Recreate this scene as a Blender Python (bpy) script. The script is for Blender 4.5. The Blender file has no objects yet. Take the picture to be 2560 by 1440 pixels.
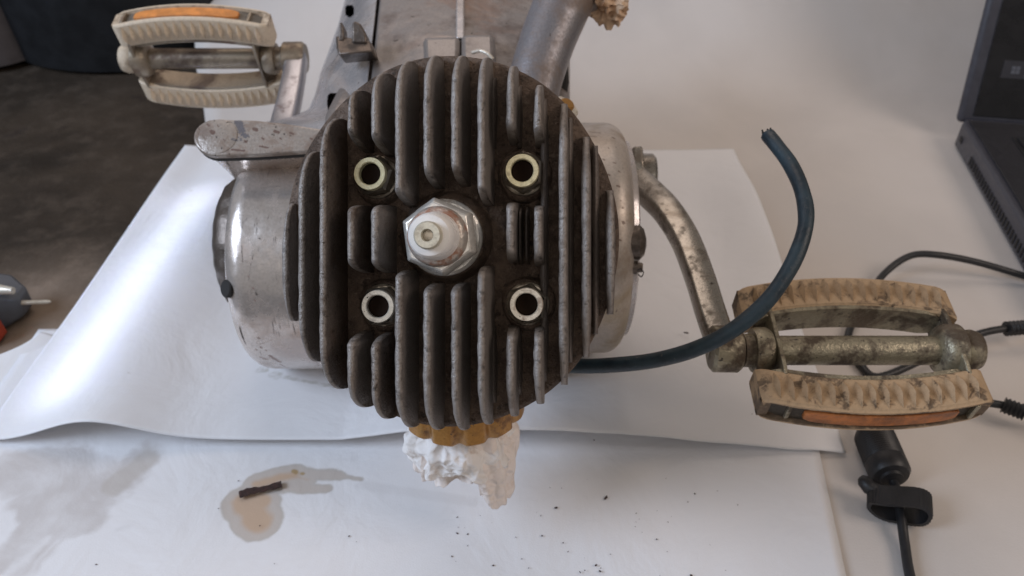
import bpy, bmesh, math, random
from mathutils import Vector, Matrix, noise
C = bpy.context.scene
COL = C.collection
rnd = random.Random(7)
PI = math.pi
# ------------------------------------------------------------------ camera
PITCH = math.radians(38.0); FPX = 1990.0; CAMH = 0.300
cam_d = bpy.data.cameras.new('camera'); cam = bpy.data.objects.new('camera', cam_d); COL.objects.link(cam)
cam.location = (0, 0, CAMH); cam.rotation_euler = (PI/2 - PITCH, 0, 0)
cam_d.sensor_width = 36; cam_d.lens = 36 * FPX / 2560
cam_d.clip_start = 0.01; cam_d.clip_end = 50
cam_d.dof.use_dof = True; cam_d.dof.focus_distance = 0.262; cam_d.dof.aperture_fstop = 18
C.camera = cam
# ------------------------------------------------------------------ light
w = bpy.data.worlds.new('World'); C.world = w; w.use_nodes = True
bg = w.node_tree.nodes['Background']; bg.inputs[0].default_value = (1.0, 0.92, 0.84, 1); bg.inputs[1].default_value = 0.20
def area(name, loc, target, sx, sy, power, col, spread=180):
    l = bpy.data.lights.new(name, 'AREA'); l.shape = 'RECTANGLE'; l.size = sx; l.size_y = sy
    l.energy = power; l.color = col; l.spread = math.radians(spread)
    o = bpy.data.objects.new(name, l); COL.objects.link(o); o.location = loc
    o.rotation_euler = (Vector(target) - Vector(loc)).to_track_quat('-Z', 'Y').to_euler()
    return o
area('window_light', (-1.10, -0.02, 0.80), (-0.05, 0.30, 0.03), 0.7, 0.6, 14.0, (0.66, 0.79, 1.0))
area('ceiling_light', (-0.15, 0.95, 1.1), (-0.05, 0.35, 0.05), 0.8, 0.5, 2.5, (1.0, 0.84, 0.74))
area('lamp_right', (0.9, 0.0, 0.8), (0.2, 0.3, 0.0), 0.5, 0.5, 3.4, (1.0, 0.84, 0.74))
area('added_front_fill', (-0.1, -0.55, 0.75), (-0.03, 0.25, 0.1), 0.6, 0.4, 0.8, (1.0, 0.93, 0.88))  # unseen fill added behind the camera to brighten metal facing it
C.view_settings.view_transform = 'Standard'; C.view_settings.look = 'None'
C.view_settings.exposure = 0.0; C.view_settings.gamma = 1

# ------------------------------------------------------------------ measuring helpers (photo measurement + real distance -> place)
RX = Vector((1, 0, 0)); FW = Vector((0, math.cos(PITCH), -math.sin(PITCH))); UP = Vector((0, math.sin(PITCH), math.cos(PITCH)))
CP = Vector((0, 0, CAMH))
def ray(px, py): return FW + RX*((px-1280)/FPX) + UP*((720-py)/FPX)
def W(px, py, d): return CP + ray(px, py)*d
def G(px, py, z=0.0):
    r = ray(px, py); return CP + r*((z-CAMH)/r.z)
def onplane(px, py, p, n):
    r = ray(px, py); return CP + r*((p-CP).dot(n)/r.dot(n))
def sm(a, b, x):
    t = max(0.0, min(1.0, (x-a)/(b-a))); return t*t*(3-2*t)
def lerp_table(tab, x):
    if x <= tab[0][0]: return tab[0][1]
    for (a, u), (b, v) in zip(tab, tab[1:]):
        if x <= b: return u + (v-u)*(x-a)/(b-a)
    return tab[-1][1]

# ------------------------------------------------------------------ materials
class NT:
    def __init__(s, name):
        s.m = bpy.data.materials.new(name); s.m.use_nodes = True; s.t = s.m.node_tree
        s.b = s.t.nodes['Principled BSDF']
        g = s.t.nodes.new('ShaderNodeNewGeometry'); s.pos = g.outputs['Position']; s.geo = g
    def n(s, typ, **kw):
        x = s.t.nodes.new(typ)
        for k, v in kw.items(): setattr(x, k, v)
        return x
    def l(s, a, b): s.t.links.new(a, b)
    def setin(s, node, i, v):
        if isinstance(v, (int, float)): node.inputs[i].default_value = v
        elif isinstance(v, (tuple, list)): node.inputs[i].default_value = v if len(v) != 3 or node.inputs[i].type == 'VECTOR' else (*v, 1)
        else: s.l(v, node.inputs[i])
    def noise(s, scale, detail=4, rough=0.55, vec=None, dist=0.0):
        x = s.n('ShaderNodeTexNoise'); x.inputs['Scale'].default_value = scale; x.inputs['Detail'].default_value = detail
        x.inputs['Roughness'].default_value = rough; x.inputs['Distortion'].default_value = dist
        s.l(vec or s.pos, x.inputs['Vector']); return x.outputs['Fac']
    def ramp(s, f, a, b, va=0.0, vb=1.0):
        x = s.n('ShaderNodeMapRange'); x.interpolation_type = 'SMOOTHSTEP'
        s.setin(x, 0, f); s.setin(x, 1, a); s.setin(x, 2, b); s.setin(x, 3, va); s.setin(x, 4, vb); return x.outputs[0]
    def mix(s, f, a, b):
        x = s.n('ShaderNodeMix', data_type='RGBA'); s.setin(x, 0, f); s.setin(x, 6, a); s.setin(x, 7, b); return x.outputs[2]
    def math(s, op, a, b=0.0, c=None):
        x = s.n('ShaderNodeMath', operation=op); s.setin(x, 0, a); s.setin(x, 1, b)
        if c is not None: s.setin(x, 2, c)
        return x.outputs[0]
    def vmath(s, op, a, b):
        x = s.n('ShaderNodeVectorMath', operation=op); s.setin(x, 0, a); s.setin(x, 1, b); return x
    def bump(s, h, dist, strength=1.0, prev=None):
        x = s.n('ShaderNodeBump'); x.inputs['Distance'].default_value = dist; x.inputs['Strength'].default_value = strength
        s.l(h, x.inputs['Height'])
        if prev is not None: s.l(prev, x.inputs['Normal'])
        return x.outputs[0]
    def mapping(s, scale=(1, 1, 1), rot=(0, 0, 0)):
        x = s.n('ShaderNodeMapping'); s.l(s.pos, x.inputs[0]); x.inputs['Scale'].default_value = scale; x.inputs['Rotation'].default_value = rot
        return x.outputs[0]
    def done(s, col=None, rough=None, metal=None, nrm=None, **kw):
        for k, v in (('Base Color', col), ('Roughness', rough), ('Metallic', metal), ('Normal', nrm)):
            if v is not None: s.setin(s.b, k, v)
        for k, v in kw.items(): s.setin(s.b, k.replace('_', ' '), v)
        return s.m

def aged_metal(name, base, dirt, dirt2=None, metal=0.85, r0=0.28, r1=0.6, sc=60, amt=(0.45, 0.7), pit=0.66, pitcol=(0.03, 0.02, 0.015),
               grain=900, gb=0.00012, scratch=False, wave=0.0):
    t = NT(name)
    d = t.ramp(t.noise(sc, 6, 0.65), amt[0], amt[1])
    col = t.mix(d, base, dirt)
    if dirt2: col = t.mix(t.ramp(t.noise(sc*0.45, 5, 0.6, dist=0.6), 0.52, 0.68), col, dirt2)
    fine = t.noise(grain, 3, 0.6)
    col = t.mix(t.ramp(fine, 0.35, 0.75, 0.0, 0.35), col, tuple(x*0.45 for x in base))
    p = t.ramp(t.noise(sc*5.5, 3, 0.55, dist=0.4), pit, pit+0.04)
    col = t.mix(p, col, pitcol)
    r = t.ramp(d, 0, 1, r0, r1)
    h = fine
    nn = t.bump(h, gb)
    if wave: nn = t.bump(t.noise(70, 2), wave, 1.0, nn)
    if scratch:
        sv = t.mapping((1100, 60, 70), (0.0, 0.12, 0)); sn = t.noise(1.0, 2, 0.5, vec=sv)
        reg = t.ramp(t.noise(38, 2), 0.52, 0.62)
        k = t.math('MULTIPLY', t.ramp(sn, 0.61, 0.66), reg)
        col = t.mix(k, col, (0.06, 0.045, 0.035)); r = t.math('ADD', r, t.math('MULTIPLY', k, 0.3))
    mt = t.math('SUBTRACT', metal, t.math('MULTIPLY', d, 0.35)); mt = t.math('MULTIPLY', mt, t.math('SUBTRACT', 1.0, p))
    return t.done(col, r, mt, nn)

def seg3(t, segs):
    out = None
    for a, b, r in segs:
        ba = b-a; pa = t.vmath('SUBTRACT', t.pos, tuple(a)).outputs[0]
        hh = t.math('DIVIDE', t.vmath('DOT_PRODUCT', pa, tuple(ba)).outputs['Value'], max(1e-9, ba.length_squared))
        cl = t.n('ShaderNodeClamp'); t.l(hh, cl.inputs[0])
        sc = t.n('ShaderNodeVectorMath', operation='SCALE'); sc.inputs[0].default_value = tuple(ba); t.l(cl.outputs[0], sc.inputs['Scale'])
        d = t.n('ShaderNodeVectorMath', operation='LENGTH'); t.l(t.vmath('SUBTRACT', pa, sc.outputs[0]).outputs[0], d.inputs[0])
        dd = t.math('SUBTRACT', d.outputs['Value'], r); out = dd if out is None else t.math('MINIMUM', out, dd)
    return out
def oncyl(px, py, cy, cz, r):
    d = ray(px, py); oy, oz = CP.y-cy, CP.z-cz; A = d.y*d.y+d.z*d.z; B = 2*(oy*d.y+oz*d.z); Cc = oy*oy+oz*oz-r*r
    D = max(0, B*B-4*A*Cc); return CP+d*((-B-math.sqrt(D))/(2*A))
def add_marks(mat, groups):
    """worn marks with a shape of their own: scratches, chips and rust spots at fixed places on the part"""
    t = NT.__new__(NT); t.m = mat; t.t = mat.node_tree; t.b = t.t.nodes['Principled BSDF']; g = t.n('ShaderNodeNewGeometry'); t.pos = g.outputs['Position']; t.geo = g
    src = t.b.inputs['Base Color'].links[0].from_socket; ms = t.b.inputs['Metallic'].links[0].from_socket
    nz_ = t.math('MULTIPLY', t.math('SUBTRACT', t.noise(900, 3, 0.7), 0.5), 1.0)
    for segs, wob, colr, amt in groups:
        m = t.ramp(t.math('ADD', seg3(t, segs), t.math('MULTIPLY', nz_, wob)), 0.00015, -0.00012)
        m = t.math('MULTIPLY', m, amt); src = t.mix(m, src, colr); ms = t.math('MULTIPLY', ms, t.math('SUBTRACT', 1.0, m))
    t.l(src, t.b.inputs['Base Color']); t.l(ms, t.b.inputs['Metallic'])

HO = W(1122, 602, 0.276); YAW = math.radians(5)
HN = (-FW*math.cos(YAW) - RX*math.sin(YAW)).normalized(); HY = UP.copy(); HX = HY.cross(HN).normalized()
HM = Matrix((HX, HY, HN)).transposed().to_4x4(); HM.translation = HO

def head_metal():
    t = NT('fin_metal')
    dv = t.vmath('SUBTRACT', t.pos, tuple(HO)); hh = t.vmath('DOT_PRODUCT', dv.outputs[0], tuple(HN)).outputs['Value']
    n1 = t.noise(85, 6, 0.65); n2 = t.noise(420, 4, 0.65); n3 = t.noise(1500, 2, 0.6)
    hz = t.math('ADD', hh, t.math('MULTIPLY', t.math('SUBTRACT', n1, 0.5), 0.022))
    at = t.n('ShaderNodeAttribute'); at.attribute_name = 'wear_and_light'; wr = at.outputs['Fac']  # on fins: edge wear mixed with side light painted into the colour
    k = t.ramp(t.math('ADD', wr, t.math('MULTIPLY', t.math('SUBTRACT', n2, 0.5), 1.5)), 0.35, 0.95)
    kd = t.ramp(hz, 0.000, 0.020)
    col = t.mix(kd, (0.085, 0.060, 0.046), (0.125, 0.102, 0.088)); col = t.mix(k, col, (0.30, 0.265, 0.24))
    col = t.mix(t.ramp(n1, 0.50, 0.66, 0, 0.6), col, (0.085, 0.055, 0.038))
    col = t.mix(t.ramp(n2, 0.60, 0.78, 0.0, 0.45), col, (0.25, 0.21, 0.19))
    col = t.mix(t.ramp(n2, 0.44, 0.30, 0.0, 0.7), col, (0.02, 0.015, 0.012))
    # worn bare edges from mesh curvature
    pt = t.ramp(t.geo.outputs['Pointiness'], 0.52, 0.60)
    col = t.mix(t.math('MULTIPLY', pt, 0.5), col, (0.38, 0.35, 0.33))
    nn = t.bump(n3, 0.0004); nn = t.bump(n2, 0.0006, 0.8, nn)
    return t.done(col, t.ramp(n2, 0.3, 0.7, 0.40, 0.62), 0.45, nn)
M = {}
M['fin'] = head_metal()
def deck_metal():
    t = NT('deck_metal'); n1 = t.noise(110, 6, 0.7); n2 = t.noise(520, 4, 0.7)
    col = t.mix(t.ramp(n1, 0.4, 0.65), (0.095, 0.064, 0.047), (0.21, 0.15, 0.112))
    col = t.mix(t.ramp(n2, 0.58, 0.72, 0, 0.7), col, (0.30, 0.24, 0.20))
    nn = t.bump(n2, 0.0014); nn = t.bump(t.noise(1600, 3, 0.7), 0.0006, 1, nn); col = t.mix(t.ramp(t.noise(300, 4, 0.7), 0.56, 0.70, 0, 0.6), col, (0.26, 0.20, 0.16)); col = t.mix(t.ramp(t.noise(240, 4, 0.7), 0.44, 0.34, 0, 0.7), col, (0.025, 0.017, 0.012)); return t.done(col, t.ramp(n1, 0.4, 0.6, 0.35, 0.6), 0.35, nn)
M['deck'] = deck_metal()
M['alu'] = aged_metal('polished_aluminium', (0.74, 0.67, 0.62), (0.48, 0.38, 0.32), (0.60, 0.51, 0.46), metal=0.68, r0=0.24, r1=0.42, sc=45, amt=(0.48, 0.72), pit=0.70, scratch=True, wave=0.0006, gb=0.00004)
M['alu_r'] = aged_metal('dull_aluminium', (0.54, 0.475, 0.42), (0.33, 0.26, 0.20), (0.40, 0.32, 0.22), metal=0.6, r0=0.42, r1=0.6, sc=55, pit=0.69, pitcol=(0.10, 0.06, 0.045), gb=0.00006)
M['case'] = aged_metal('case_aluminium', (0.60, 0.57, 0.57), (0.42, 0.37, 0.34), (0.50, 0.43, 0.39), metal=0.6, r0=0.24, r1=0.42, sc=40, pit=0.69, wave=0.0005, gb=0.00007)
M['case_brown'] = aged_metal('case_stained', (0.30, 0.27, 0.255), (0.15, 0.11, 0.09), (0.27, 0.18, 0.14), metal=0.5, r0=0.38, r1=0.6, sc=38, pit=0.68, wave=0.0012, gb=0.0001)
M['plate'] = aged_metal('arm_plate_metal', (0.45, 0.40, 0.36), (0.27, 0.21, 0.17), (0.20, 0.15, 0.12), metal=0.45, r0=0.36, r1=0.6, sc=110, amt=(0.45, 0.62), pit=0.655, gb=0.0002)
M['pipe'] = aged_metal('pipe_steel', (0.30, 0.29, 0.31), (0.19, 0.14, 0.11), (0.26, 0.20, 0.16), metal=0.6, r0=0.36, r1=0.55, sc=45, pit=0.74, gb=0.0002)
M['crank'] = aged_metal('crank_steel', (0.38, 0.35, 0.31), (0.11, 0.088, 0.068), (0.20, 0.17, 0.14), metal=0.85, r0=0.26, r1=0.5, sc=110, amt=(0.50, 0.68), pit=0.68, gb=0.00006)
M['crank_l'] = aged_metal('crank_steel_pale', (0.50, 0.49, 0.52), (0.22, 0.16, 0.14), None, metal=0.8, r0=0.3, r1=0.55, sc=75, amt=(0.52, 0.68), pit=0.70, gb=0.0001)
M['axle'] = aged_metal('pedal_steel', (0.36, 0.32, 0.23), (0.075, 0.052, 0.034), (0.13, 0.095, 0.065), metal=0.6, r0=0.32, r1=0.65, sc=80, amt=(0.45, 0.60), pit=0.66, gb=0.0004)
M['axle_l'] = aged_metal('pedal_steel_worn', (0.34, 0.28, 0.21), (0.17, 0.11, 0.075), (0.10, 0.07, 0.055), metal=0.5, r0=0.35, r1=0.6, sc=60, amt=(0.5, 0.65), pit=0.72, gb=0.0002)
M['zinc'] = aged_metal('nut_zinc', (0.78, 0.70, 0.45), (0.50, 0.42, 0.24), None, metal=0.35, r0=0.30, r1=0.45, sc=260, amt=(0.55, 0.75), pit=0.72, gb=0.0001)
M['zinc_w'] = aged_metal('nut_zinc_pale', (0.74, 0.68, 0.58), (0.42, 0.32, 0.24), None, metal=0.35, r0=0.30, r1=0.5, sc=260, amt=(0.50, 0.70), pit=0.66, gb=0.0001)
M['nutdark'] = aged_metal('nut_side', (0.42, 0.37, 0.30), (0.14, 0.10, 0.07), None, metal=0.9, r0=0.28, r1=0.5, sc=200, pit=0.72, gb=0.0001)
M['plughex'] = aged_metal('plug_shell', (0.74, 0.71, 0.66), (0.48, 0.42, 0.37), None, metal=0.4, r0=0.24, r1=0.42, sc=170, amt=(0.5, 0.7), pit=0.76, gb=0.0001)
M['terminal'] = aged_metal('plug_terminal', (0.72, 0.68, 0.56), (0.5, 0.42, 0.3), None, metal=0.35, r0=0.3, r1=0.45, sc=260, pit=0.74, gb=0.0001)
M['plugrust'] = aged_metal('plug_collar', (0.62, 0.56, 0.50), (0.34, 0.16, 0.10), None, metal=0.5, r0=0.3, r1=0.6, sc=150, amt=(0.42, 0.58), pit=0.72, gb=0.0003)
M['brass'] = aged_metal('ring_brass', (0.40, 0.20, 0.05), (0.16, 0.075, 0.03), (0.50, 0.30, 0.10), metal=0.55, r0=0.32, r1=0.6, sc=130, amt=(0.48, 0.66), pit=0.68, gb=0.0002)
M['darkmetal'] = aged_metal('dark_steel', (0.17, 0.14, 0.12), (0.07, 0.055, 0.045), None, metal=0.8, r0=0.35, r1=0.6, sc=120, gb=0.0003)
def simple(name, col, rough=0.6, metal=0.0, var=0.15, sc=60, bump=0.0001, **kw):
    t = NT(name); n = t.noise(sc, 5, 0.6)
    c = t.mix(t.ramp(n, 0.3, 0.7), tuple(x*(1-var) for x in col), tuple(min(1, x*(1+var)) for x in col))
    return t.done(c, t.ramp(n, 0.3, 0.7, rough-0.06, rough+0.08), metal, t.bump(t.noise(sc*12, 3), bump), **kw)
M['black'] = simple('black_metal_and_gap', (0.015, 0.013, 0.012), 0.7)  # own black of bracket and wires; also the painted arm gap shade
M['bore'] = simple('nut_bore', (0.016, 0.009, 0.006), 0.9, Specular_IOR_Level=0.1)
M['ceramic'] = simple('white_ceramic', (0.86, 0.83, 0.80), 0.25, var=0.05, sc=90, bump=0.00002)
M['cable'] = simple('black_cable_rubber', (0.018, 0.024, 0.034), 0.40, var=0.35, sc=90, bump=0.0002)
t = NT('black_lead_rubber'); n1 = t.noise(70, 5, 0.6); n2 = t.noise(420, 4, 0.7)
c = t.mix(t.ramp(n1, 0.35, 0.7), (0.008, 0.017, 0.026), (0.018, 0.040, 0.055)); c = t.mix(t.ramp(n2, 0.62, 0.74, 0, 0.6), c, (0.13, 0.12, 0.11))
M['cable'] = t.done(c, t.ramp(n1, 0.3, 0.7, 0.30, 0.55), 0, t.bump(n2, 0.0003))
M['cord'] = simple('thin_cord_plastic', (0.018, 0.018, 0.020), 0.45, var=0.2, sc=90)
M['plastic'] = simple('laptop_plastic', (0.020, 0.020, 0.024), 0.42, var=0.1, sc=200, bump=0.00005)
M['plastic_lt'] = simple('laptop_edge_plastic', (0.050, 0.050, 0.062), 0.4, var=0.1, sc=200, bump=0.00005)
M['screen'] = simple('laptop_screen_glass', (0.010, 0.010, 0.012), 0.30, var=0.1)
M['taskbar'] = simple('screen_taskbar', (0.035, 0.035, 0.042), 0.35, var=0.05)
M['icon'] = simple('screen_icon', (0.11, 0.115, 0.135), 0.35, var=0.05)
M['key'] = simple('laptop_key', (0.012, 0.012, 0.014), 0.5, var=0.1)
M['orange'] = simple('amber_reflector', (0.72, 0.27, 0.065), 0.45, var=0.22, sc=150, bump=0.0004)
M['orange_d'] = simple('amber_reflector_grimy', (0.40, 0.135, 0.035), 0.45, var=0.45, sc=140, bump=0.0004)
M['redp'] = simple('red_plastic', (0.55, 0.08, 0.04), 0.5)
M['greyp'] = simple('grey_plastic', (0.11, 0.12, 0.14), 0.45)
M['tub'] = simple('black_tub_plastic', (0.004, 0.0045, 0.006), 0.6)
M['bucket'] = simple('grey_bucket_plastic', (0.11, 0.10, 0.105), 0.7)
M['flake'] = simple('brown_flake', (0.06, 0.030, 0.025), 0.8, var=0.5, sc=700, bump=0.0004)
def rubber(name, base, dirt, a, b):
    t = NT(name); n = t.noise(120, 6, 0.7, dist=0.5); n2 = t.noise(600, 3, 0.6)
    at = t.n('ShaderNodeAttribute'); at.attribute_name = 'wear_and_light'
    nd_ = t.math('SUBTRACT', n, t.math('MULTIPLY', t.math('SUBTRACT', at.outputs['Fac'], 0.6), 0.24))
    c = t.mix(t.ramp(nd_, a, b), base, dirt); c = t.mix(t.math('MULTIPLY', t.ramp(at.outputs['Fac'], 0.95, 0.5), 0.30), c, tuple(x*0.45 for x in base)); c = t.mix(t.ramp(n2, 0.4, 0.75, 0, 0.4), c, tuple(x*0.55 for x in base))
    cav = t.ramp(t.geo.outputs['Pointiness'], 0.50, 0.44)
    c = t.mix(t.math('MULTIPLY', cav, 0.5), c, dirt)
    return t.done(c, 0.62, 0.0, t.bump(n2, 0.0003))
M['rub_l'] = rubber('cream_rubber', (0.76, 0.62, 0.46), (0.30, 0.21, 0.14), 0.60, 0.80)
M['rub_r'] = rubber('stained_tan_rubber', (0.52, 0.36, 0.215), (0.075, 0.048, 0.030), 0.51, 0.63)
M['housing'] = rubber('reflector_housing', (0.24, 0.21, 0.17), (0.10, 0.08, 0.06), 0.5, 0.7)
M['housing_r'] = rubber('reflector_housing_oily', (0.11, 0.085, 0.055), (0.03, 0.022, 0.014), 0.45, 0.65)
def tissue_mat(name, base, dirt, a, b):
    t = NT(name); n = t.noise(130, 5, 0.6); c = t.mix(t.ramp(n, a, b), base, dirt)
    v = t.n('ShaderNodeTexVoronoi', feature='DISTANCE_TO_EDGE'); v.inputs['Scale'].default_value = 160; t.l(t.pos, v.inputs['Vector'])
    nn = t.bump(t.ramp(v.outputs['Distance'], 0.0, 0.3), 0.0006); nn = t.bump(t.noise(260, 3), 0.0006, 1, nn)
    return t.done(c, 0.8, 0, nn)
M['tissue'] = tissue_mat('white_tissue', (0.80, 0.77, 0.75), (0.50, 0.40, 0.33), 0.55, 0.80)
M['tissue_t'] = tissue_mat('beige_tissue', (0.80, 0.72, 0.67), (0.60, 0.48, 0.40), 0.55, 0.75)
M['tissue_b'] = tissue_mat('brown_tissue', (0.72, 0.52, 0.36), (0.35, 0.20, 0.11), 0.50, 0.70)

def stain_sdf(t, caps, wob=0.0016, wsc=90):
    """union of capsules in the table plane -> signed distance in metres (negative inside)"""
    nx = t.n('ShaderNodeTexNoise'); nx.inputs['Scale'].default_value = wsc; nx.inputs['Detail'].default_value = 3; t.l(t.pos, nx.inputs['Vector'])
    off = t.vmath('SUBTRACT', nx.outputs['Color'], (0.5, 0.5, 0.5)).outputs[0]
    off = t.vmath('MULTIPLY', off, (wob*2.4, wob*2.4, 0)).outputs[0]
    p = t.vmath('ADD', t.pos, off).outputs[0]; p = t.vmath('MULTIPLY', p, (1, 1, 0)).outputs[0]
    out = None
    for (ax, ay, bx, by, r) in caps:
        a = G(ax, ay); b = G(bx, by); r = 1.3*r*math.sqrt((a-CP).length*(b-CP).length)/FPX
        a = Vector((a.x, a.y, 0)); b = Vector((b.x, b.y, 0)); ba = b-a
        pa = t.vmath('SUBTRACT', p, tuple(a)).outputs[0]
        if ba.length > 1e-6:
            hh = t.math('DIVIDE', t.vmath('DOT_PRODUCT', pa, tuple(ba)).outputs['Value'], ba.length_squared)
            cl = t.n('ShaderNodeClamp'); t.l(hh, cl.inputs[0])
            sc = t.n('ShaderNodeVectorMath', operation='SCALE'); sc.inputs[0].default_value = tuple(ba); t.l(cl.outputs[0], sc.inputs['Scale'])
            pa = t.vmath('SUBTRACT', pa, sc.outputs[0]).outputs[0]
        d = t.n('ShaderNodeVectorMath', operation='LENGTH'); t.l(pa, d.inputs[0])
        dd = t.math('SUBTRACT', d.outputs['Value'], r)
        out = dd if out is None else t.math('SMOOTH_MIN', out, dd, 0.0025)
    return out
def paper_base(t, col=(0.80, 0.80, 0.82)):
    n = t.noise(9, 4, 0.5)
    c = t.mix(t.ramp(n, 0.35, 0.7), col, tuple(x*0.965 for x in col))
    nn = t.bump(t.noise(1400, 3), 0.00008); nn = t.bump(t.noise(22, 4, 0.55, dist=0.5), 0.005, 0.4, nn)
    return c, nn
t = NT('paper_stained'); c, nn = paper_base(t)
g1 = stain_sdf(t, [(40, 1190, 150, 1180, 45), (150, 1190, 240, 1230, 55), (100, 1260, 200, 1290, 50), (290, 1225, 375, 1150, 26), (300, 1210, 345, 1165, 28), (240, 1290, 260, 1250, 30),
                   (80, 1330, 0, 1420, 22), (150, 1330, 60, 1430, 10), (180, 1340, 95, 1420, 6)], wob=0.010, wsc=55)
k = t.ramp(g1, 0.0030, -0.0035)
c = t.mix(t.math('MULTIPLY', k, t.ramp(t.noise(45, 4), 0.3, 0.62, 0.4, 0.85)), c, (0.56, 0.53, 0.52))
c = t.mix(t.math('MULTIPLY', t.ramp(stain_sdf(t, [(285, 1225, 370, 1155, 22)], 0.003, 60), 0.001, -0.002), 0.55), c, (0.50, 0.46, 0.42))
g2 = stain_sdf(t, [(645, 1215, 735, 1195, 27), (730, 1192, 770, 1205, 18), (775, 1190, 850, 1195, 12), (850, 1196, 905, 1203, 5), (700, 1225, 815, 1228, 12), (610, 1262, 650, 1262, 38), (640, 1300, 650, 1310, 42), (600, 1275, 625, 1290, 30)], wob=0.0018, wsc=110)
halo = t.ramp(g2, 0.0010, -0.0013)
c = t.mix(t.math('MULTIPLY', halo, 0.85), c, (0.50, 0.44, 0.39))
edge = t.ramp(t.math('ABSOLUTE', t.math('ADD', g2, 0.0006)), 0.0009, 0.0)
c = t.mix(t.math('MULTIPLY', edge, 0.35), c, (0.42, 0.40, 0.36))
core = t.ramp(g2, -0.003, -0.0065); c = t.mix(t.math('MULTIPLY', core, 0.85), c, (0.54, 0.38, 0.26))
g3 = stain_sdf(t, [(735, 1185, 742, 1187, 5), (757, 1191, 760, 1192, 4)], wob=0.0006, wsc=300)
c = t.mix(t.math('MULTIPLY', t.ramp(g3, 0.0004, -0.0008), 0.8), c, (0.36, 0.24, 0.09))
g4 = stain_sdf(t, [(300, 1331, 325, 1324, 3), (845, 1156, 885, 1157, 0.8), (1150, 1264, 1172, 1268, 2), (905, 1220, 1180, 1262, 9)], wob=0.001, wsc=200)
c = t.mix(t.math('MULTIPLY', t.ramp(g4, 0.0016, -0.0010), 0.11), c, (0.3, 0.27, 0.26))
M['paper_low'] = t.done(c, 0.5, 0, nn)
t = NT('paper_white'); c, nn = paper_base(t)
g = stain_sdf(t, [(690, 958, 700, 960, 9), (720, 965, 860, 992, 5), (480, 498, 486, 499, 2.5), (655, 945, 665, 944, 8), (350, 990, 353, 991, 2.0)], wob=0.002, wsc=160)
c = t.mix(t.math('MULTIPLY', t.ramp(g, 0.0006, -0.0008), t.ramp(t.noise(260, 3), 0.35, 0.6, 0.15, 0.6)), c, (0.42, 0.40, 0.35))
M['paper_top'] = t.done(c, 0.62, 0, nn)
t = NT('paper_plain'); c, nn = paper_base(t); M['paper'] = t.done(c, 0.5, 0, nn)
t = NT('cream_backdrop_paper')
n1 = t.noise(7, 5, 0.55, dist=0.4); c = t.mix(t.ramp(n1, 0.35, 0.68), (0.65, 0.605, 0.57), (0.59, 0.55, 0.52))
c = t.mix(t.ramp(t.noise(3, 3), 0.45, 0.6, 0, 0.35), c, (0.58, 0.51, 0.45))
nn = t.bump(t.noise(9, 3, 0.45, dist=0.3), 0.010, 0.55); nn = t.bump(t.noise(900, 3), 0.0001, 1, nn)
M['cream'] = t.done(c, 0.62, 0, nn)
t = NT('dark_concrete')
n1 = t.noise(5, 6, 0.6, dist=0.4); n2 = t.noise(40, 5, 0.65)
c = t.mix(t.ramp(n1, 0.35, 0.65), (0.022, 0.0165, 0.012), (0.056, 0.041, 0.029))
c = t.mix(t.ramp(n2, 0.45, 0.72, 0, 0.5), c, (0.095, 0.072, 0.054)); c = t.mix(t.ramp(t.noise(26, 4), 0.62, 0.70, 0, 0.7), c, (0.03, 0.022, 0.018))
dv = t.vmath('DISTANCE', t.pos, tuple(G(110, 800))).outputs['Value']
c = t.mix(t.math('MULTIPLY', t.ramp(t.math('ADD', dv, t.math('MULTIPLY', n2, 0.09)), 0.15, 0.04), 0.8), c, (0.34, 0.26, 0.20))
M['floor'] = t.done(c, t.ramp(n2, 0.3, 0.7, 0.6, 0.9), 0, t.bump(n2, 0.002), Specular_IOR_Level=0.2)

# ------------------------------------------------------------------ mesh helpers
def mk(name, verts, faces, mat, parent=None, smooth=None, bevel=None, subsurf=0, seg=2, label=None, solid=None):
    vs = [Vector(v) for v in verts]
    o0 = sum(vs, Vector())/len(vs)
    me = bpy.data.meshes.new(name); me.from_pydata([tuple(v-o0) for v in vs], [], faces); me.update()
    bm = bmesh.new(); bm.from_mesh(me); bmesh.ops.recalc_face_normals(bm, faces=bm.faces); bm.to_mesh(me); bm.free()
    me.materials.append(mat)
    o = bpy.data.objects.new(name, me); COL.objects.link(o)
    o.location = o0 - (WL[parent.name] if parent else Vector()); WL[o.name] = o0
    if parent: o.parent = parent
    if smooth is not None:
        me.polygons.foreach_set('use_smooth', [True]*len(me.polygons))
        if smooth < 180: me.set_sharp_from_angle(angle=math.radians(smooth))
    if solid:
        m = o.modifiers.new('thick', 'SOLIDIFY'); m.thickness = solid; m.offset = 0
    if bevel:
        m = o.modifiers.new('bevel', 'BEVEL'); m.width = bevel; m.segments = seg; m.limit_method = 'ANGLE'; m.angle_limit = math.radians(35)
    if subsurf:
        m = o.modifiers.new('sub', 'SUBSURF'); m.levels = subsurf; m.render_levels = subsurf
    if label: o['label'] = label
    return o
WL = {}
def root(name, loc, label, cat, group=None):
    o = bpy.data.objects.new(name, None); COL.objects.link(o); o.location = loc; WL[o.name] = Vector(loc)
    o['label'] = label; o['category'] = cat
    if group: o['group'] = group
    return o
GROUPS = {'paper_sheet': 'white paper sheets under the engine', 'charging_cord': 'thin black cords at the right', 'tissue_plug': 'tissue wads stuffed in the engine ports'}
def tag(o, label, cat, group=None):
    group = group or GROUPS.get(o.name.split('.')[0])
    o['label'] = label; o['category'] = cat
    if group: o['group'] = group
    return o
def join(*ms):
    V, F = [], []
    for v, f in ms:
        n = len(V); V += [Vector(x) for x in v]; F += [[i+n for i in q] for q in f]
    return V, F
def xf(m, vf): return [m @ Vector(v) for v in vf[0]], vf[1]
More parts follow.
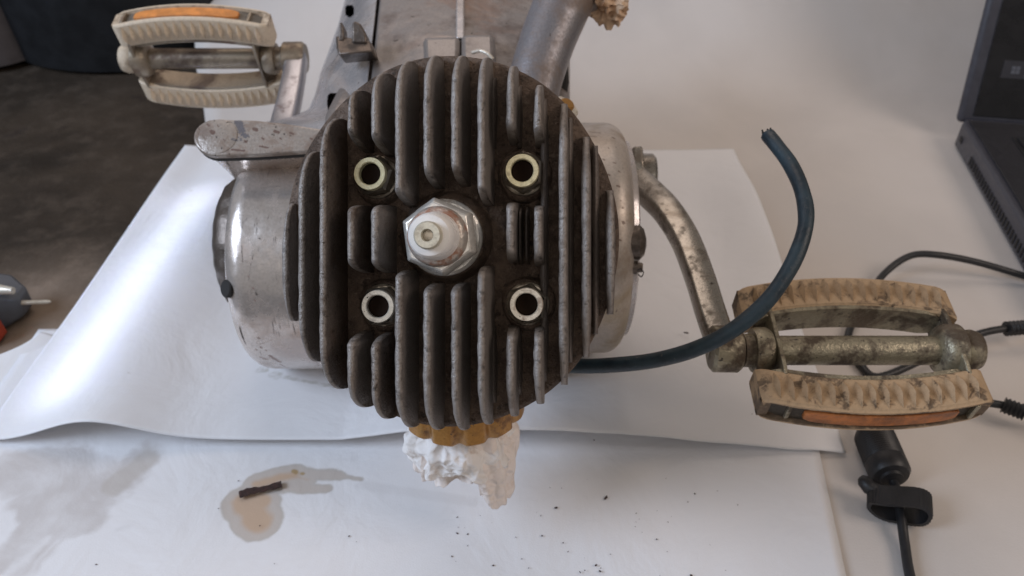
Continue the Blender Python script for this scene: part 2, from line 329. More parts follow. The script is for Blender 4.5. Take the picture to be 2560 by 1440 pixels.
def frame(o, z, x=None):
    z = Vector(z).normalized()
    x = Vector(x) if x is not None else (Vector((0, 0, 1)) if abs(z.z) < 0.9 else Vector((1, 0, 0)))
    y = z.cross(x).normalized(); x = y.cross(z).normalized()
    m = Matrix((x, y, z)).transposed().to_4x4(); m.translation = Vector(o); return m
def lathe(prof, n=48, rot=0.0, wob=None, cap=True):
    """prof: (r, z) list"""
    V, F = [], []
    for j, (r, z) in enumerate(prof):
        for i in range(n):
            a = rot + 2*PI*i/n; rr = r*(wob(a, j) if wob else 1)
            V.append(Vector((rr*math.cos(a), rr*math.sin(a), z)))
    for j in range(len(prof)-1):
        for i in range(n):
            F.append([j*n+i, j*n+(i+1) % n, (j+1)*n+(i+1) % n, (j+1)*n+i])
    if cap:
        F.append(list(range(n))[::-1]); F.append([(len(prof)-1)*n+i for i in range(n)])
    return V, F
def prism(outline, z0, z1):
    n = len(outline); V = [Vector((x, y, z0)) for x, y in outline]+[Vector((x, y, z1)) for x, y in outline]
    F = [list(range(n))[::-1], list(range(n, 2*n))]+[[i, (i+1) % n, n+(i+1) % n, n+i] for i in range(n)]
    return V, F
def box(x0, x1, y0, y1, z0, z1): return prism([(x0, y0), (x1, y0), (x1, y1), (x0, y1)], z0, z1)
def catmull(P, k=8):
    P = [Vector(p) for p in P]; Q = [P[0]*2-P[1]]+P+[P[-1]*2-P[-2]]; out = []
    for i in range(1, len(Q)-2):
        for j in range(k):
            t = j/k; a, b, c, d = Q[i-1], Q[i], Q[i+1], Q[i+2]
            out.append(0.5*((2*b)+(c-a)*t+(2*a-5*b+4*c-d)*t*t+(3*b-a-3*c+d)*t**3))
    out.append(P[-1]); return out
def tube(path, rad, n=16, upv=(0, 0, 1), rect=False, cap=True):
    """sweep; rad scalar, or function t -> (rx, ry)"""
    V, F = [], []; L = len(path); up = Vector(upv)
    for k, p in enumerate(path):
        tg = (path[min(k+1, L-1)]-path[max(k-1, 0)]).normalized()
        s = tg.cross(up).normalized(); u = s.cross(tg).normalized()
        rx, ry = rad(k/(L-1)) if callable(rad) else (rad, rad)
        for i in range(n):
            a = 2*PI*i/n; ca, sa = math.cos(a), math.sin(a)
            if rect:
                q = 0.42; ca = math.copysign(abs(ca)**q, ca); sa = math.copysign(abs(sa)**q, sa)
            V.append(p+s*ca*rx+u*sa*ry)
    for k in range(L-1):
        for i in range(n): F.append([k*n+i, k*n+(i+1) % n, (k+1)*n+(i+1) % n, (k+1)*n+i])
    if cap: F.append(list(range(n))[::-1]); F.append([(L-1)*n+i for i in range(n)])
    return V, F
def grid(fn, nu, nv):
    V = [fn(i/nu, j/nv) for j in range(nv+1) for i in range(nu+1)]
    F = [[j*(nu+1)+i, j*(nu+1)+i+1, (j+1)*(nu+1)+i+1, (j+1)*(nu+1)+i] for j in range(nv) for i in range(nu)]
    return V, F
def nz(p, s): return noise.noise(Vector(p)*s)

# ------------------------------------------------------------------ the setting
def struct(o): o['kind'] = 'structure'; return o
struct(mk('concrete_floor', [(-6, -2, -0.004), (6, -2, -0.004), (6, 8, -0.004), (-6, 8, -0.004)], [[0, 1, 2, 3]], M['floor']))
# cream paper sweep: lies on the floor, bends up behind the engine and leans back
def cream(u, v):
    s = -0.10 + v*1.75; bend = 0.63; R = 0.16; lean = math.radians(66)
    if s < bend: y, z = s, 0.0
    elif s < bend+R*lean: a = (s-bend)/R; y, z = bend+R*math.sin(a), R*(1-math.cos(a))
    else:
        q = s-bend-R*lean; y, z = bend+R*math.sin(lean)+q*math.cos(lean), R*(1-math.cos(lean))+q*math.sin(lean)
    xl = lerp_table([(-0.1, -0.10), (0.45, -0.20), (0.70, -0.288), (1.2, -0.37)], s)
    x = xl+(1.5-xl)*u
    k = sm(0.45, 0.8, s); z += k*0.006*nz((x*1.2, s*0.8, 0.3), 6)
    return Vector((x, y-k*0.008*nz((x, s*0.5, 2), 7), z+0.0))
mk_c = mk('backdrop_paper', *grid(cream, 110, 120), M['cream'], smooth=180, solid=0.0004)
tag(mk_c, 'wide cream paper sheet laid under everything and swept up behind the engine', 'paper')
def ground_quad(c00, c10, c11, c01):
    a, b, c, d = [G(*q) for q in (c00, c10, c11, c01)]
    return lambda u, v: a*(1-u)*(1-v)+b*u*(1-v)+c*u*v+d*(1-u)*v
q = ground_quad((-420, 1560), (2140, 1580), (1975, 800), (100, 830))
def low_sheet(u, v):
    p = q(u, v); p.z = 0.0014+0.0006*(1+nz((p.x, p.y, 1), 14)); return p
o = mk('paper_sheet', *grid(low_sheet, 90, 60), M['paper_low'], smooth=180, solid=0.0003)
tag(o, 'white paper sheet nearest the viewer, soaked with grey and brown oil stains', 'paper')
q3 = ground_quad((-330, 1060), (300, 1060), (330, 870), (95, 843))
def third(u, v):
    p = q3(u, v); e = (1-u); p.z = 0.0010+0.003*sm(0.5, 1, v)*sm(0.7, 1.0, e)+0.0003*nz(p, 30); p.x += 0.006*math.sin(v*9)*e; return p
o = mk('paper_sheet', *grid(third, 40, 40), M['paper'], smooth=180, solid=0.0003)
tag(o, 'wavy white paper corner poking out at the far left under the big sheet', 'paper')
# top sheet with a lifted ridge at the left and a wavy front edge
ca, cb, cc, cd = G(-45, 1118), G(2112, 1140), G(1832, 388), G(470, 388)
def top_sheet(u, v):
    p = ca*(1-u)*(1-v)+cb*u*(1-v)+cc*u*v+cd*(1-u)*v
    ridge = 0.0135*math.exp(-((u-0.135-0.0*v)/0.075)**2)*(1-0.55*v)
    front = lerp_table([(0, 0.0), (0.04, 0.0), (0.25, 0.003), (0.42, 0.004), (0.50, 0.010), (0.60, 0.0125), (0.74, 0.010), (0.85, 0.004), (0.93, 0.001), (1, 0.0)], u)*(1-sm(0, 0.32, v))
    side = 0.010*sm(0.90, 1.0, u)*sm(0.25, 0.6, v)*(1-0.9*sm(0.7, 1.0, v))
    left = 0.004*sm(0.06, 0, u)*sm(0.3, 0.9, v)
    z = 0.0042+ridge+front+side+left+0.0008*nz((p.x, p.y, 3), 11)
    z += 0.0012*nz((p.x, p.y*0.3, 9), 45)*(1-sm(0, 0.1, v))*sm(0.4, 0.6, u)
    curl = sm(0.955, 1.0, u)*(1-sm(0.0, 0.10, v)); z -= 0.0015*curl
    p.z = z; return p
V, F = grid(top_sheet, 220, 130)
o = mk('paper_sheet', V, F, M['paper_top'], smooth=180, solid=0.0003)
tag(o, 'large white paper sheet directly under the engine with a raised ridge catching a light streak', 'paper')
# streak along the ridge: two added, unseen strip lamps draw core and bluish fringe
pa, pb = G(190, 1050), G(545, 500)
mid = (pa+pb)*0.5; dr = (pb-pa); ln = dr.length; dr.normalize()
sd = dr.cross(Vector((0, 0, 1))).normalized(); sd = -sd if sd.x > 0 else sd
zz = (Vector((0, 0, 1))*0.72+sd*0.69).normalized(); yy = zz.cross(dr).normalized()
for en, wy, spr, colr in ((0.0095, 0.024, 4.5, (0.90, 0.98, 0.95)), (0.013, 0.036, 7.0, (0.42, 0.52, 1.0))):
    l = bpy.data.lights.new('added_streak_light', 'AREA'); l.shape = 'RECTANGLE'; l.size = ln; l.size_y = wy; l.energy = en; l.color = colr; l.spread = math.radians(spr)
    lo = bpy.data.objects.new('added_streak_light', l); COL.objects.link(lo)
    lm = Matrix((dr, yy, zz)).transposed().to_4x4(); lm.translation = mid+zz*0.45; lo.matrix_world = lm

# crumbs and specks of dirt on the paper
V, F = [], []
sp = [(1390, 1269, 6), (1352, 1289, 3), (1355, 1339, 5), (1408, 1357, 4), (1420, 1379, 3), (1515, 1244, 7), (1642, 1348, 4), (1737, 1234, 3), (1526, 1386, 3), (1490, 1413, 6), (1500, 1428, 6), (1462, 1426, 4), (1450, 1430, 4),
      (1502, 1420, 3), (1322, 1420, 3), (1143, 1293, 3), (1146, 1318, 2), (1143, 1333, 4), (1169, 1335, 3), (1169, 1364, 2), (1130, 1391, 4), (1233, 1413, 5), (1305, 1397, 3), (1404, 1220, 2), (1728, 1439, 7), (596, 1202, 3), (686, 1409, 2),
      (873, 1340, 4), (891, 1354, 2), (650, 1314, 3), (2002, 952, 3), (1915, 1072, 3), (1800, 1078, 3), (1716, 832, 5), (1880, 1035, 2), (350, 991, 5), (240, 1411, 3), (1670, 1305, 2), (1590, 1305, 2), (546, 1271, 2), (1485, 1100, 3), (1785, 1100, 3)]
for _ in range(26): sp.append((rnd.uniform(1100, 1950), rnd.uniform(1180, 1440), rnd.uniform(0.8, 2.2)))
for x, y, r in sp:
    zt = 0.0052 if y < 1112 else 0.0026
    if 1400 < x < 1900 and y < 1112: zt = 0.0075
    c = G(x, y, zt); rr = r*c.length/FPX*0.8; ax = rnd.uniform(0, PI); k = rnd.uniform(1, 2.4)
    m = Matrix.Translation(c) @ Matrix.Rotation(ax, 4, 'Z') @ Matrix.Diagonal((rr*k, rr, rr*0.6, 1))
    a = lathe([(0.35, -1), (1, -0.3), (0.8, 0.5), (0.3, 1)], 6, wob=lambda a, j: rnd.uniform(0.7, 1.2))
    a = xf(m, a); n0 = len(V); V += a[0]; F += [[i+n0 for i in f] for f in a[1]]
o = mk('dirt_specks', V, F, M['flake']); o['kind'] = 'stuff'; o['label'] = 'dark crumbs and specks of dirt scattered on the white paper'; o['category'] = 'dirt'
pth = catmull([G(598, 1237, 0.0035), G(625, 1228, 0.0038), (G(660, 1222, 0.0036)), G(704, 1210, 0.0035)], 8)
o = mk('bark_flake', *tube(pth, lambda t: (0.0019+0.0003*math.sin(t*7)+0.0002*math.sin(t*31), 0.0006), 10), M['flake'], smooth=60)
tag(o, 'dark brown splinter lying on the brown oil stain', 'splinter')

# ------------------------------------------------------------------ engine
E = root('moped_engine', G(1110, 860), 'old moped engine with finned cylinder head facing up, cranks and pedals, standing on paper', 'engine')
# crankcase and side covers (axis along X)
def xlathe(prof, cy, cz, n=96, wob=None):  # prof (x, r)
    V, F = lathe([(r, x) for x, r in prof], n, wob=wob)
    return [Vector((v.z, cy+v.x, cz+v.y)) for v in V], F
def rr_profile(x_in, x_out, r, cr, k=8):
    s = 1 if x_out > x_in else -1; P = [(x_in, 0.02), (x_in, r)]
    for i in range(k+1):
        a = PI/2*i/k; P.append((x_out-s*cr+s*cr*math.sin(a), r-cr+cr*math.cos(a)))
    P.append((x_out, 0.01)); return P
LCY, LCZ, LR = 0.334, 0.0585, 0.0568
lc = mk('side_cover', *xlathe(rr_profile(-0.055, -0.1315, LR, 0.011), LCY, LCZ), M['alu'], E, smooth=50, label='polished left side cover with scratches')
mk('cover_band', *xlathe([(-0.058, 0.03), (-0.058, LR+0.0022), (-0.072, LR+0.0022), (-0.0735, LR+0.001), (-0.0735, 0.03)], LCY, LCZ), M['case'], lc, smooth=40)
LCq = lambda x, y: oncyl(x, y, LCY, LCZ, LR)
add_marks(M['alu'], [
    ([(LCq(a, b), LCq(c_, d_), r) for a, b, c_, d_, r in ((612, 505, 606, 560, .00008), (606, 565, 604, 632, .00012), (624, 505, 620, 600, .00006), (643, 556, 634, 640, .00012), (636, 560, 631, 648, .00016), (672, 540, 645, 628, .00014), (618, 545, 600, 566, .00010), (604, 615, 607, 655, .00018), (648, 500, 641, 552, .00006), (628, 655, 622, 700, .00010), (655, 470, 700, 466, .0001), (590, 500, 586, 530, .0001))], 0.0007, (0.07, 0.05, 0.04), 0.9),
    ([(LCq(a, b), LCq(a+2, b+2), r) for a, b, r in ((606, 830, .0005), (646, 844, .0005), (616, 849, .0003), (652, 868, .0006), (640, 874, .0004), (664, 875, .0003), (586, 700, .0004), (624, 861, .0003), (560, 690, .0003), (620, 690, .0003), (632, 720, .0004), (636, 750, .0003), (700, 760, .0003), (640, 790, .0002))]+[(LCq(a, b), LCq(c_, d_), r) for a, b, c_, d_, r in ((646, 862, 680, 849, .00008), (650, 893, 666, 898, .0006), (676, 890, 700, 905, .0009), (700, 910, 735, 925, .0004))], 0.0016, (0.20, 0.11, 0.085), 0.75)])
RCq = lambda x, y: oncyl(x, y, RCY, RCZ, 0.0585)
P = [(-0.129, 0.005), (-0.129, 0.0370), (-0.1375, 0.0355), (-0.1420, 0.0325), (-0.1445, 0.0280), (-0.1450, 0.005)]
mk('hub_plate', *xlathe(P, LCY+0.004, LCZ+0.006, wob=lambda a, j: 1+0.012*math.sin(a*18)), M['darkmetal'], lc, smooth=40)
# ribbed lower edge and notch block on the left cover
nb = W(565, 722, 0.3605)
mk('notch_block', *xf(frame(nb, (-0.62, -0.62, 0.45), (0, 0, 1)), lathe([(0.0001, 0.0006), (0.0036, 0.0006), (0.0042, 0.0), (0.0042, -0.008)], 16)), M['black'], lc, smooth=40)
RCY, RCZ, RR = 0.338, 0.0680, 0.0585
add_marks(M['alu_r'], [([(RCq(a, b), RCq(a+w_, b+2), r) for a, b, w_, r in ((1528, 322, 12, .0003), (1532, 343, 6, .0006), (1540, 366, 8, .0004), (1532, 406, 8, .0003), (1548, 427, 9, .0006), (1520, 436, 4, .0005), (1543, 464, 7, .0005), (1474, 330, 26, .0003), (1508, 398, 3, .0004), (1512, 443, 3, .0003), (1558, 518, 6, .0008), (1560, 556, 8, .0011), (1552, 500, 4, .0004), (1550, 600, 6, .0005), (1470, 340, 20, .0003), (1566, 640, 4, .0005))], 0.0014, (0.13, 0.075, 0.055), 0.8)])
rc = mk('side_cover', *xlathe(rr_profile(0.012, 0.0555, RR, 0.010), RCY, RCZ), M['alu_r'], E, smooth=50, label='dull tan right side cover speckled with pits')
mk('rim_band', *xlathe([(0.0545, 0.03), (0.0545, RR-0.008), (0.0575, RR-0.009), (0.0585, RR-0.012), (0.0585, 0.03)], RCY, RCZ), M['case'], rc, smooth=40)
def bolt(p, ax, r, h, mat, par, name='bolt'):
    a = lathe([(r*1.25, -0.002), (r*1.25, 0.0005)], 20); b = lathe([(r, 0), (r, h*0.8), (r*0.85, h)], 6)
    return mk(name, *xf(frame(p, ax), join(a, b)), mat, par, smooth=30)
mk('dome_plug', *xf(frame(W(1588, 606, 0.362), (1, -0.1, 0.1)), lathe([(0.008, -0.004), (0.008, 0.002), (0.006, 0.004), (0.002, 0.005)], 24)), M['darkmetal'], rc, smooth=40)
bolt(W(1590, 668, 0.362), (1, -0.1, 0.0), 0.0025, 0.003, M['darkmetal'], rc)
# frayed wire bit on the right cover
wp = catmull([W(1594, 676, 0.358), W(1602, 672, 0.356), W(1609, 682, 0.356), W(1603, 692, 0.357), W(1596, 686, 0.358)], 6)
mk('wire_loop', *tube(wp, 0.00025, 6), M['black'], rc, smooth=180)
# middle crankcase block under/behind the head
def sect(points, x0, x1, name, mat, bev=0.006):
    V = [Vector((x0, y, z)) for y, z in points]+[Vector((x1, y, z)) for y, z in points]; n = len(points)
    F = [list(range(n)), list(range(n, 2*n))[::-1]]+[[i, (i+1) % n, n+(i+1) % n, n+i] for i in range(n)]
    return mk(name, V, F, mat, E, smooth=40, bevel=bev, seg=4)
sect([(0.285, 0.03), (0.30, 0.0), (0.40, 0.0), (0.44, 0.03), (0.46, 0.10), (0.44, 0.125), (0.36, 0.130), (0.30, 0.10)], -0.092, 0.030, 'crankcase', M['case_brown'])
# upper case halves: surface measured row by row, closed behind
XL = [(-120, 905), (-40, 872), (0, 862), (60, 846), (120, 824), (180, 802), (240, 786), (272, 772), (288, 740), (300, 680), (312, 640), (330, 620)]
DEP = [(-120, 0.475), (0, 0.440), (90, 0.412), (150, 0.402), (230, 0.388), (300, 0.372), (340, 0.365), (420, 0.36)]
def case_half(name, xa, xb, ya, yb, mat, rnd_left, rnd_right, dd, holes=(), nu=150, nv=120):
    def pt(u, v):
        py = ya+(yb-ya)*v; x0 = lerp_table(XL, py) if xa is None else xa(py); x1 = xb(py)
        px = x0+(x1-x0)*u; d = lerp_table(DEP, py)+dd
        tl = 1-(px-x0)/rnd_left if rnd_left else 0
        if tl > 0: d += 0.050*(1-math.sqrt(max(0, 1-min(1, tl)**2.0)))
        tr = 1-(x1-px)/rnd_right if rnd_right else 0
        if tr > 0: d += 0.045*(1-math.sqrt(max(0, 1-tr**2)))
        d += 0.0026*nz((px*0.009, py*0.009, dd*99), 1.0)+0.024*((px-1120)/300)**2 - 0.006*math.exp(-((py-200)/60.0)**2)
        p = W(px, py, d); return p
    V, F = grid(pt, nu, nv)
    keep = []
    for f in F:
        i, j = f[0] % (nu+1), f[0]//(nu+1); py = ya+(yb-ya)*(j+0.5)/nv
        x0 = lerp_table(XL, py) if xa is None else xa(py); px = x0+(xb(py)-x0)*(i+0.5)/nu
        if any(((px-hx)/hw)**2+((py-hy)/hh)**4 < 1 for hx, hy, hw, hh in holes): continue
        keep.append(f)
    # close behind
    n0 = len(V); border = [i for i in range(nu+1)]+[j*(nu+1)+nu for j in range(1, nv+1)]+[nv*(nu+1)+i for i in range(nu-1, -1, -1)]+[j*(nu+1) for j in range(nv-1, 0, -1)]
    V += [V[i]+FW*0.05 for i in border]; m = len(border)
    for k in range(m): keep.append([border[k], border[(k+1) % m], n0+(k+1) % m, n0+k])
    keep.append([n0+k for k in range(m)])
    return mk(name, V, keep, mat, E, smooth=55)
seam = lambda y: 946-0.11*y
ch = case_half('case_half', None, lambda y: seam(y)-1, -120, 335, M['case'], 150, 4, 0.0, holes=[(835, 256, 17, 25), (874, 27, 11, 15)])
ch2 = case_half('case_half', lambda y: seam(y)+1, lambda y: 1425, -120, 335, M['case_brown'], 4, 60, 0.0012)
# rib and flange on the upper case
def slab(name, pts, d0, th, mat, par, bev=0.0008):
    """px outline at given distances -> solid slab of real thickness th"""
    A = [W(x, y, d0(y) if callable(d0) else d0) for x, y in pts]; B = [a+FW*th for a in A]; n = len(A)
    return mk(name, A+B, [list(range(n)), list(range(n, 2*n))[::-1]]+[[i, (i+1) % n, n+(i+1) % n, n+i] for i in range(n)], mat, par, smooth=40, bevel=bev)
dd = lambda off: (lambda y: lerp_table(DEP, y)+off)
slab('case_rib', [(1141, -110), (1160, -110), (1161, 95), (1139, 95)], dd(-0.0055), 0.008, M['case'], ch2)
slab('flange_block', [(1056, 92), (1150, 90), (1150, 170), (1060, 170)], dd(-0.0098), 0.016, M['case_brown'], ch2, 0.0026)
slab('flange_block', [(1152, 86), (1236, 84), (1240, 175), (1152, 170)], dd(-0.0105), 0.017, M['case_brown'], ch2, 0.0026)
tp = [W(1180, 132, 0.385), W(1200, 127, 0.382), W(1220, 135, 0.38), W(1232, 148, 0.38)]
mk('gasket_wire', *tube(catmull(tp, 6), 0.0009, 8), M['zinc_w'], ch2, smooth=180)
# forked cable lug
lg = slab('cable_lug', [(838, 88), (925, 100), (934, 128), (846, 137), (840, 120)], dd(-0.012), 0.016, M['darkmetal'], ch, 0.0012)
slab('prong', [(848, 58), (853, 53), (859, 68), (861, 100), (846, 102)], 0.398, 0.009, M['darkmetal'], lg, 0.0008)
slab('prong', [(880, 56), (887, 51), (902, 60), (914, 82), (918, 108), (880, 106)], 0.396, 0.011, M['darkmetal'], lg, 0.0010)
# intake pipe
pp = catmull([W(1322, 300, 0.385), W(1336, 210, 0.388), W(1366, 110, 0.393), W(1398, 30, 0.397), W(1428, -40, 0.400), W(1452, -90, 0.402)], 8)
ip = mk('intake_pipe', *tube(pp, lambda t: (0.0125+0.0030*t, 0.0125+0.0030*t), 40), M['pipe'], E, smooth=50)
pe = [W(1395, -40, 0.402), W(1450, -40, 0.404), W(1490, -48, 0.406)]
mk('pipe_mouth', *tube(catmull(pe, 6), 0.0155, 32, cap=True), M['pipe'], ip, smooth=50)
slab('engine_bracket', [(1378, 130), (1418, 110), (1423, 205), (1416, 245), (1372, 250), (1366, 190)], 0.412, 0.010, M['black'], E, 0.0015)
nd = (-FW*0.72+UP*0.55+RX*0.42)
nt = mk('case_nut', *xf(frame(W(1404, 282, 0.352), nd), join(lathe([(0.0068, -0.010), (0.0068, 0.003), (0.0058, 0.0045)], 6, 0.5))), M['zinc_w'], E, smooth=30, bevel=0.0004)
mk('stud_end', *xf(frame(W(1404, 282, 0.352), nd), lathe([(0.0034, 0.002), (0.0034, 0.0055), (0.0028, 0.0062)], 20)), M['brass'], nt, smooth=40)
slab('stud_shoulder', [(1385, 285), (1418, 300), (1440, 300), (1432, 345), (1380, 330)], 0.362, 0.03, M['black'], E, 0.001)
# clutch arm boss at upper left
pn = Vector((0, -math.cos(math.radians(57)), math.sin(math.radians(57)))); pc = W(545, 342, 0.352)
out = []
for k in range(15):
    a = math.radians(82+k*(196/14)); out.append((540+57*math.cos(a), 343-46*math.sin(a)))
out = out+[(640, 386), (760, 378), (830, 372), (850, 330), (805, 322), (720, 309), (640, 300)]
def lay(pts, off): return [onplane(x, y, pc+pn*off, pn) for x, y in pts]
def loft(rings, name, mat, par, **kw):
    n = len(rings[0]); V = [p for r in rings for p in r]
    F = [list(range(n)), [(len(rings)-1)*n+i for i in range(n)][::-1]]
    for k in range(len(rings)-1): F += [[k*n+i, k*n+(i+1) % n, (k+1)*n+(i+1) % n, (k+1)*n+i] for i in range(n)]
    return mk(name, V, F, mat, par, smooth=40, **kw)
T = lay(out, 0); T2 = [p-pn*0.0035 for p in T]
ab = loft([T, T2], 'arm_plate', M['plate'], E, bevel=0.0010, seg=3)
cen = sum(T, Vector())/len(T)
PLq = lambda x, y: onplane(x, y, pc, pn)
add_marks(M['plate'], [([(PLq(596, 306), PLq(604, 326), .0017), (PLq(606, 336), PLq(616, 340), .0010), (PLq(582, 350), PLq(592, 352), .0006), (PLq(600, 345), PLq(604, 350), .0005)], 0.0045, (0.10, 0.10, 0.12), 0.85),
    ([(PLq(a, b), PLq(a+w_, b+3), r) for a, b, w_, r in ((635, 322, 6, .0008), (687, 328, 9, .0007), (725, 332, 8, .0005), (530, 330, 3, .0011), (545, 315, 2, .0005), (560, 350, 4, .0005), (612, 352, 4, .0005), (650, 366, 20, .0004), (520, 312, 4, .0006), (700, 345, 3, .0003), (655, 345, 4, .0004), (775, 345, 5, .0003), (580, 374, 30, .0005))], 0.0016, (0.12, 0.065, 0.05), 0.85)])
loft([[cen+(p-cen)*0.982 for p in T2], [cen+(p-cen)*0.982-pn*0.0022 for p in T2]], 'arm_gap_shade', M['black'], ab)  # dark layer painting the shade of the gap under the plate
def shrink(r, f, down, px): return [cen+(p-cen)*f-pn*down+Vector((px, 0.004 if f < 1 else 0, 0)) for p in r]
loft([shrink(T2, 0.990, 0.0022, 0), shrink(T2, 0.94, 0.012, 0.0), shrink(T2, 0.84, 0.026, 0.0), shrink(T2, 0.70, 0.046, 0.0)], 'arm_boss', M['alu'], ab)
cc_ = onplane(545, 341, pc, pn)
mk('pivot_disc', *xf(frame(cc_, pn), lathe([(0.0086, -0.001), (0.0085, 0.0002), (0.0078, 0.0004)], 40)), M['plate'], ab, smooth=40)

# ------------------------------------------------------------------ cylinder and head
def hm(vf): return xf(HM, vf)
mk('cylinder_barrel', *hm(lathe([(0.040, -0.012), (0.040, -0.075)], 64)), M['deck'], E, smooth=40)
for k in range(5):
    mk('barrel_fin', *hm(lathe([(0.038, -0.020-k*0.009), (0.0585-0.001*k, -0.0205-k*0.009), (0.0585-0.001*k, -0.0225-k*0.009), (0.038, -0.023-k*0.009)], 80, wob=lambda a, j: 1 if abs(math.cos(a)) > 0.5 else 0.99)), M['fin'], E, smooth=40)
R0 = 0.0622
hd = mk('cylinder_head', *hm(lathe([(0.030, -0.012), (R0-0.001, -0.012), (R0, -0.011), (R0, -0.001), (R0-0.0012, 0.0), (0.045, 0.001), (0.040, 0.0012)], 128, wob=lambda a, j: (1+0.003*math.sin(a*7+1))*0.0585*0.0645/math.hypot(0.0645*math.cos(a), 0.0585*math.sin(a))/R0)), M['deck'], E, smooth=40)
PITCHX = 0.00865
FH = {-7: 0.0085, -6: 0.0175, -5: 0.0235, -4: 0.0245, -3: 0.025, -2: 0.0255, -1: 0.0255, 0: 0.0255, 1: 0.0245, 2: 0.0200, 3: 0.0185, 4: 0.0165, 5: 0.0135, 6: 0.0095}
FYP = {-7: (510, 805), -6: (375, 912), -5: (292, 982), -4: (228, 1027), -3: (183, 1056), -2: (145, 1078), -1: (133, 1083), 0: (135, 1083), 1: (140, 1068), 2: (163, 1047), 3: (213, 1015), 4: (255, 967), 5: (340, 895), 6: (478, 785)}
GAPS = {-4: [(0.0306, 0.0118), (-0.0112, -0.0310)], -3: [(0.0290, 0.0118), (-0.0112, -0.0315)], -2: [(0.0115, -0.0100)], -1: [(0.0178, -0.0145)], 0: [(0.0185, -0.0145)], 1: [(0.0118, -0.0088)],
        2: [(0.0325, 0.0125), (-0.0080, -0.0290)], 3: [(0.0315, 0.0115), (-0.0090, -0.0290)]}
def fin(x, y0, y1, H, outer0, outer1, th=0.0031, eo=0.020):
    """outline in (y,z) then given a thickness tapering to the top"""
    P = []
    L = y1-y0; n = 70
    for i in range(n+1):
        s = i/n; y = y0+L*s; z = H
        e1 = eo if outer1 else 0.0042; e0 = eo if outer0 else 0.0042
        e0 = min(e0, L*0.5); e1 = min(e1, L*0.5)
        a = max(0.0, (y-y0)/e0); b = max(0.0, (y1-y)/e1)
        f = 1.0
        if a < 1: f = min(f, (1-(1-a)**(2.6 if outer0 else 2.2))**(0.5))
        if b < 1: f = min(f, (1-(1-b)**(2.6 if outer1 else 2.2))**(0.5))
        P.append((y, max(0.0, H*f)*(1+0.012*nz((x*90, y*60, 0), 3))))
    # denser ends
    ends = lambda yy, e, sgn, pw: [(yy+sgn*e*q, H*(1-(1-q)**pw)**0.5) for q in (0.0, 0.01, 0.03, 0.07, 0.13, 0.2, 0.3, 0.42, 0.56, 0.72, 0.88)]
    e0 = min(eo if outer0 else 0.0042, L*0.5); e1 = min(eo if outer1 else 0.0042, L*0.5)
    A = ends(y0, e0, 1, 2.6 if outer0 else 2.2); B = ends(y1, e1, -1, 2.6 if outer1 else 2.2)[::-1]
    midp = [p for p in P if y0+e0*0.93 < p[0] < y1-e1*0.93]
    P = [(y0, -0.002)]+A+midp+B+[(y1, -0.002)]
    V, F = [], []; m = len(P)
    YC = [0.0]
    def tw(z):
        e = min((YC[0]-y0)/0.016 if outer0 else 1, (y1-YC[0])/0.016 if outer1 else 1, 1); return th*(1.28-0.28*z/max(H, 1e-4))/2*(0.62+0.38*sm(0, 1, e))
    bow = lambda y: 0.0
    for y, z in P:
        YC[0] = y; zz_ = max(0, z); t1 = tw(zz_)*(0.62 if z > 0 else 1)
        jx = 0.00030*nz((y*260, x*50, 1), 1.0); V += [Vector((x-tw(max(0, z-0.0009))+jx, y, max(-0.002, z-0.0011))), Vector((x-t1*0.95, y, z-0.00025 if z > 0 else z)), Vector((x+0, y, z+0.0001)), Vector((x+t1*0.95, y, z-0.00025 if z > 0 else z)), Vector((x+tw(max(0, z-0.0009)), y, max(-0.002, z-0.0011)))]
    for i in range(m-1):
        for k in range(4): F.append([i*5+k, i*5+k+1, (i+1)*5+k+1, (i+1)*5+k])
    # side walls down to the deck
    bl = len(V)
    for y, z in P:
        YC[0] = y; V += [Vector((x-tw(0)*1.05, y, -0.002)), Vector((x+tw(0)*1.05, y, -0.002))]
    for i in range(m-1):
        F.append([bl+i*2, i*5, (i+1)*5, bl+(i+1)*2]); F.append([i*5+4, bl+i*2+1, bl+(i+1)*2+1, (i+1)*5+4]); F.append([bl+i*2+1, bl+i*2, bl+(i+1)*2, bl+(i+1)*2+1])
    F.append([bl, 0, 1, 2, 3, 4, bl+1]); F.append([bl+2*(m-1)+1, (m-1)*5+4, (m-1)*5+3, (m-1)*5+2, (m-1)*5+1, (m-1)*5, bl+2*(m-1)])
    return V, F
FPIX = {-7: 712, -6: 753, -5: 806, -4: 876, -3: 936, -2: 996, -1: 1067, 0: 1137, 1: 1203, 2: 1276, 3: 1345, 4: 1408, 5: 1466, 6: 1528}
def fin_x(k):
    x = 0.0
    for _ in range(6):
        top = HO+HX*x+HN*FH[k]; d = (top-CP).dot(FW); x += ((FPIX[k]-1280)/FPX*d-top.x)/HX.x
    return x
def wear_and_light(o):
    nv = len(o.data.vertices); nr = nv//7; a = o.data.attributes.new('wear_and_light', 'FLOAT', 'POINT')
    a.data.foreach_set('value', [([0.75, 1.0, 0.9, 0.72, 0.20][i % 5] if i < nr*5 else 0.0) for i in range(nv)])  # left edge pale, right side dark: light from the left painted in
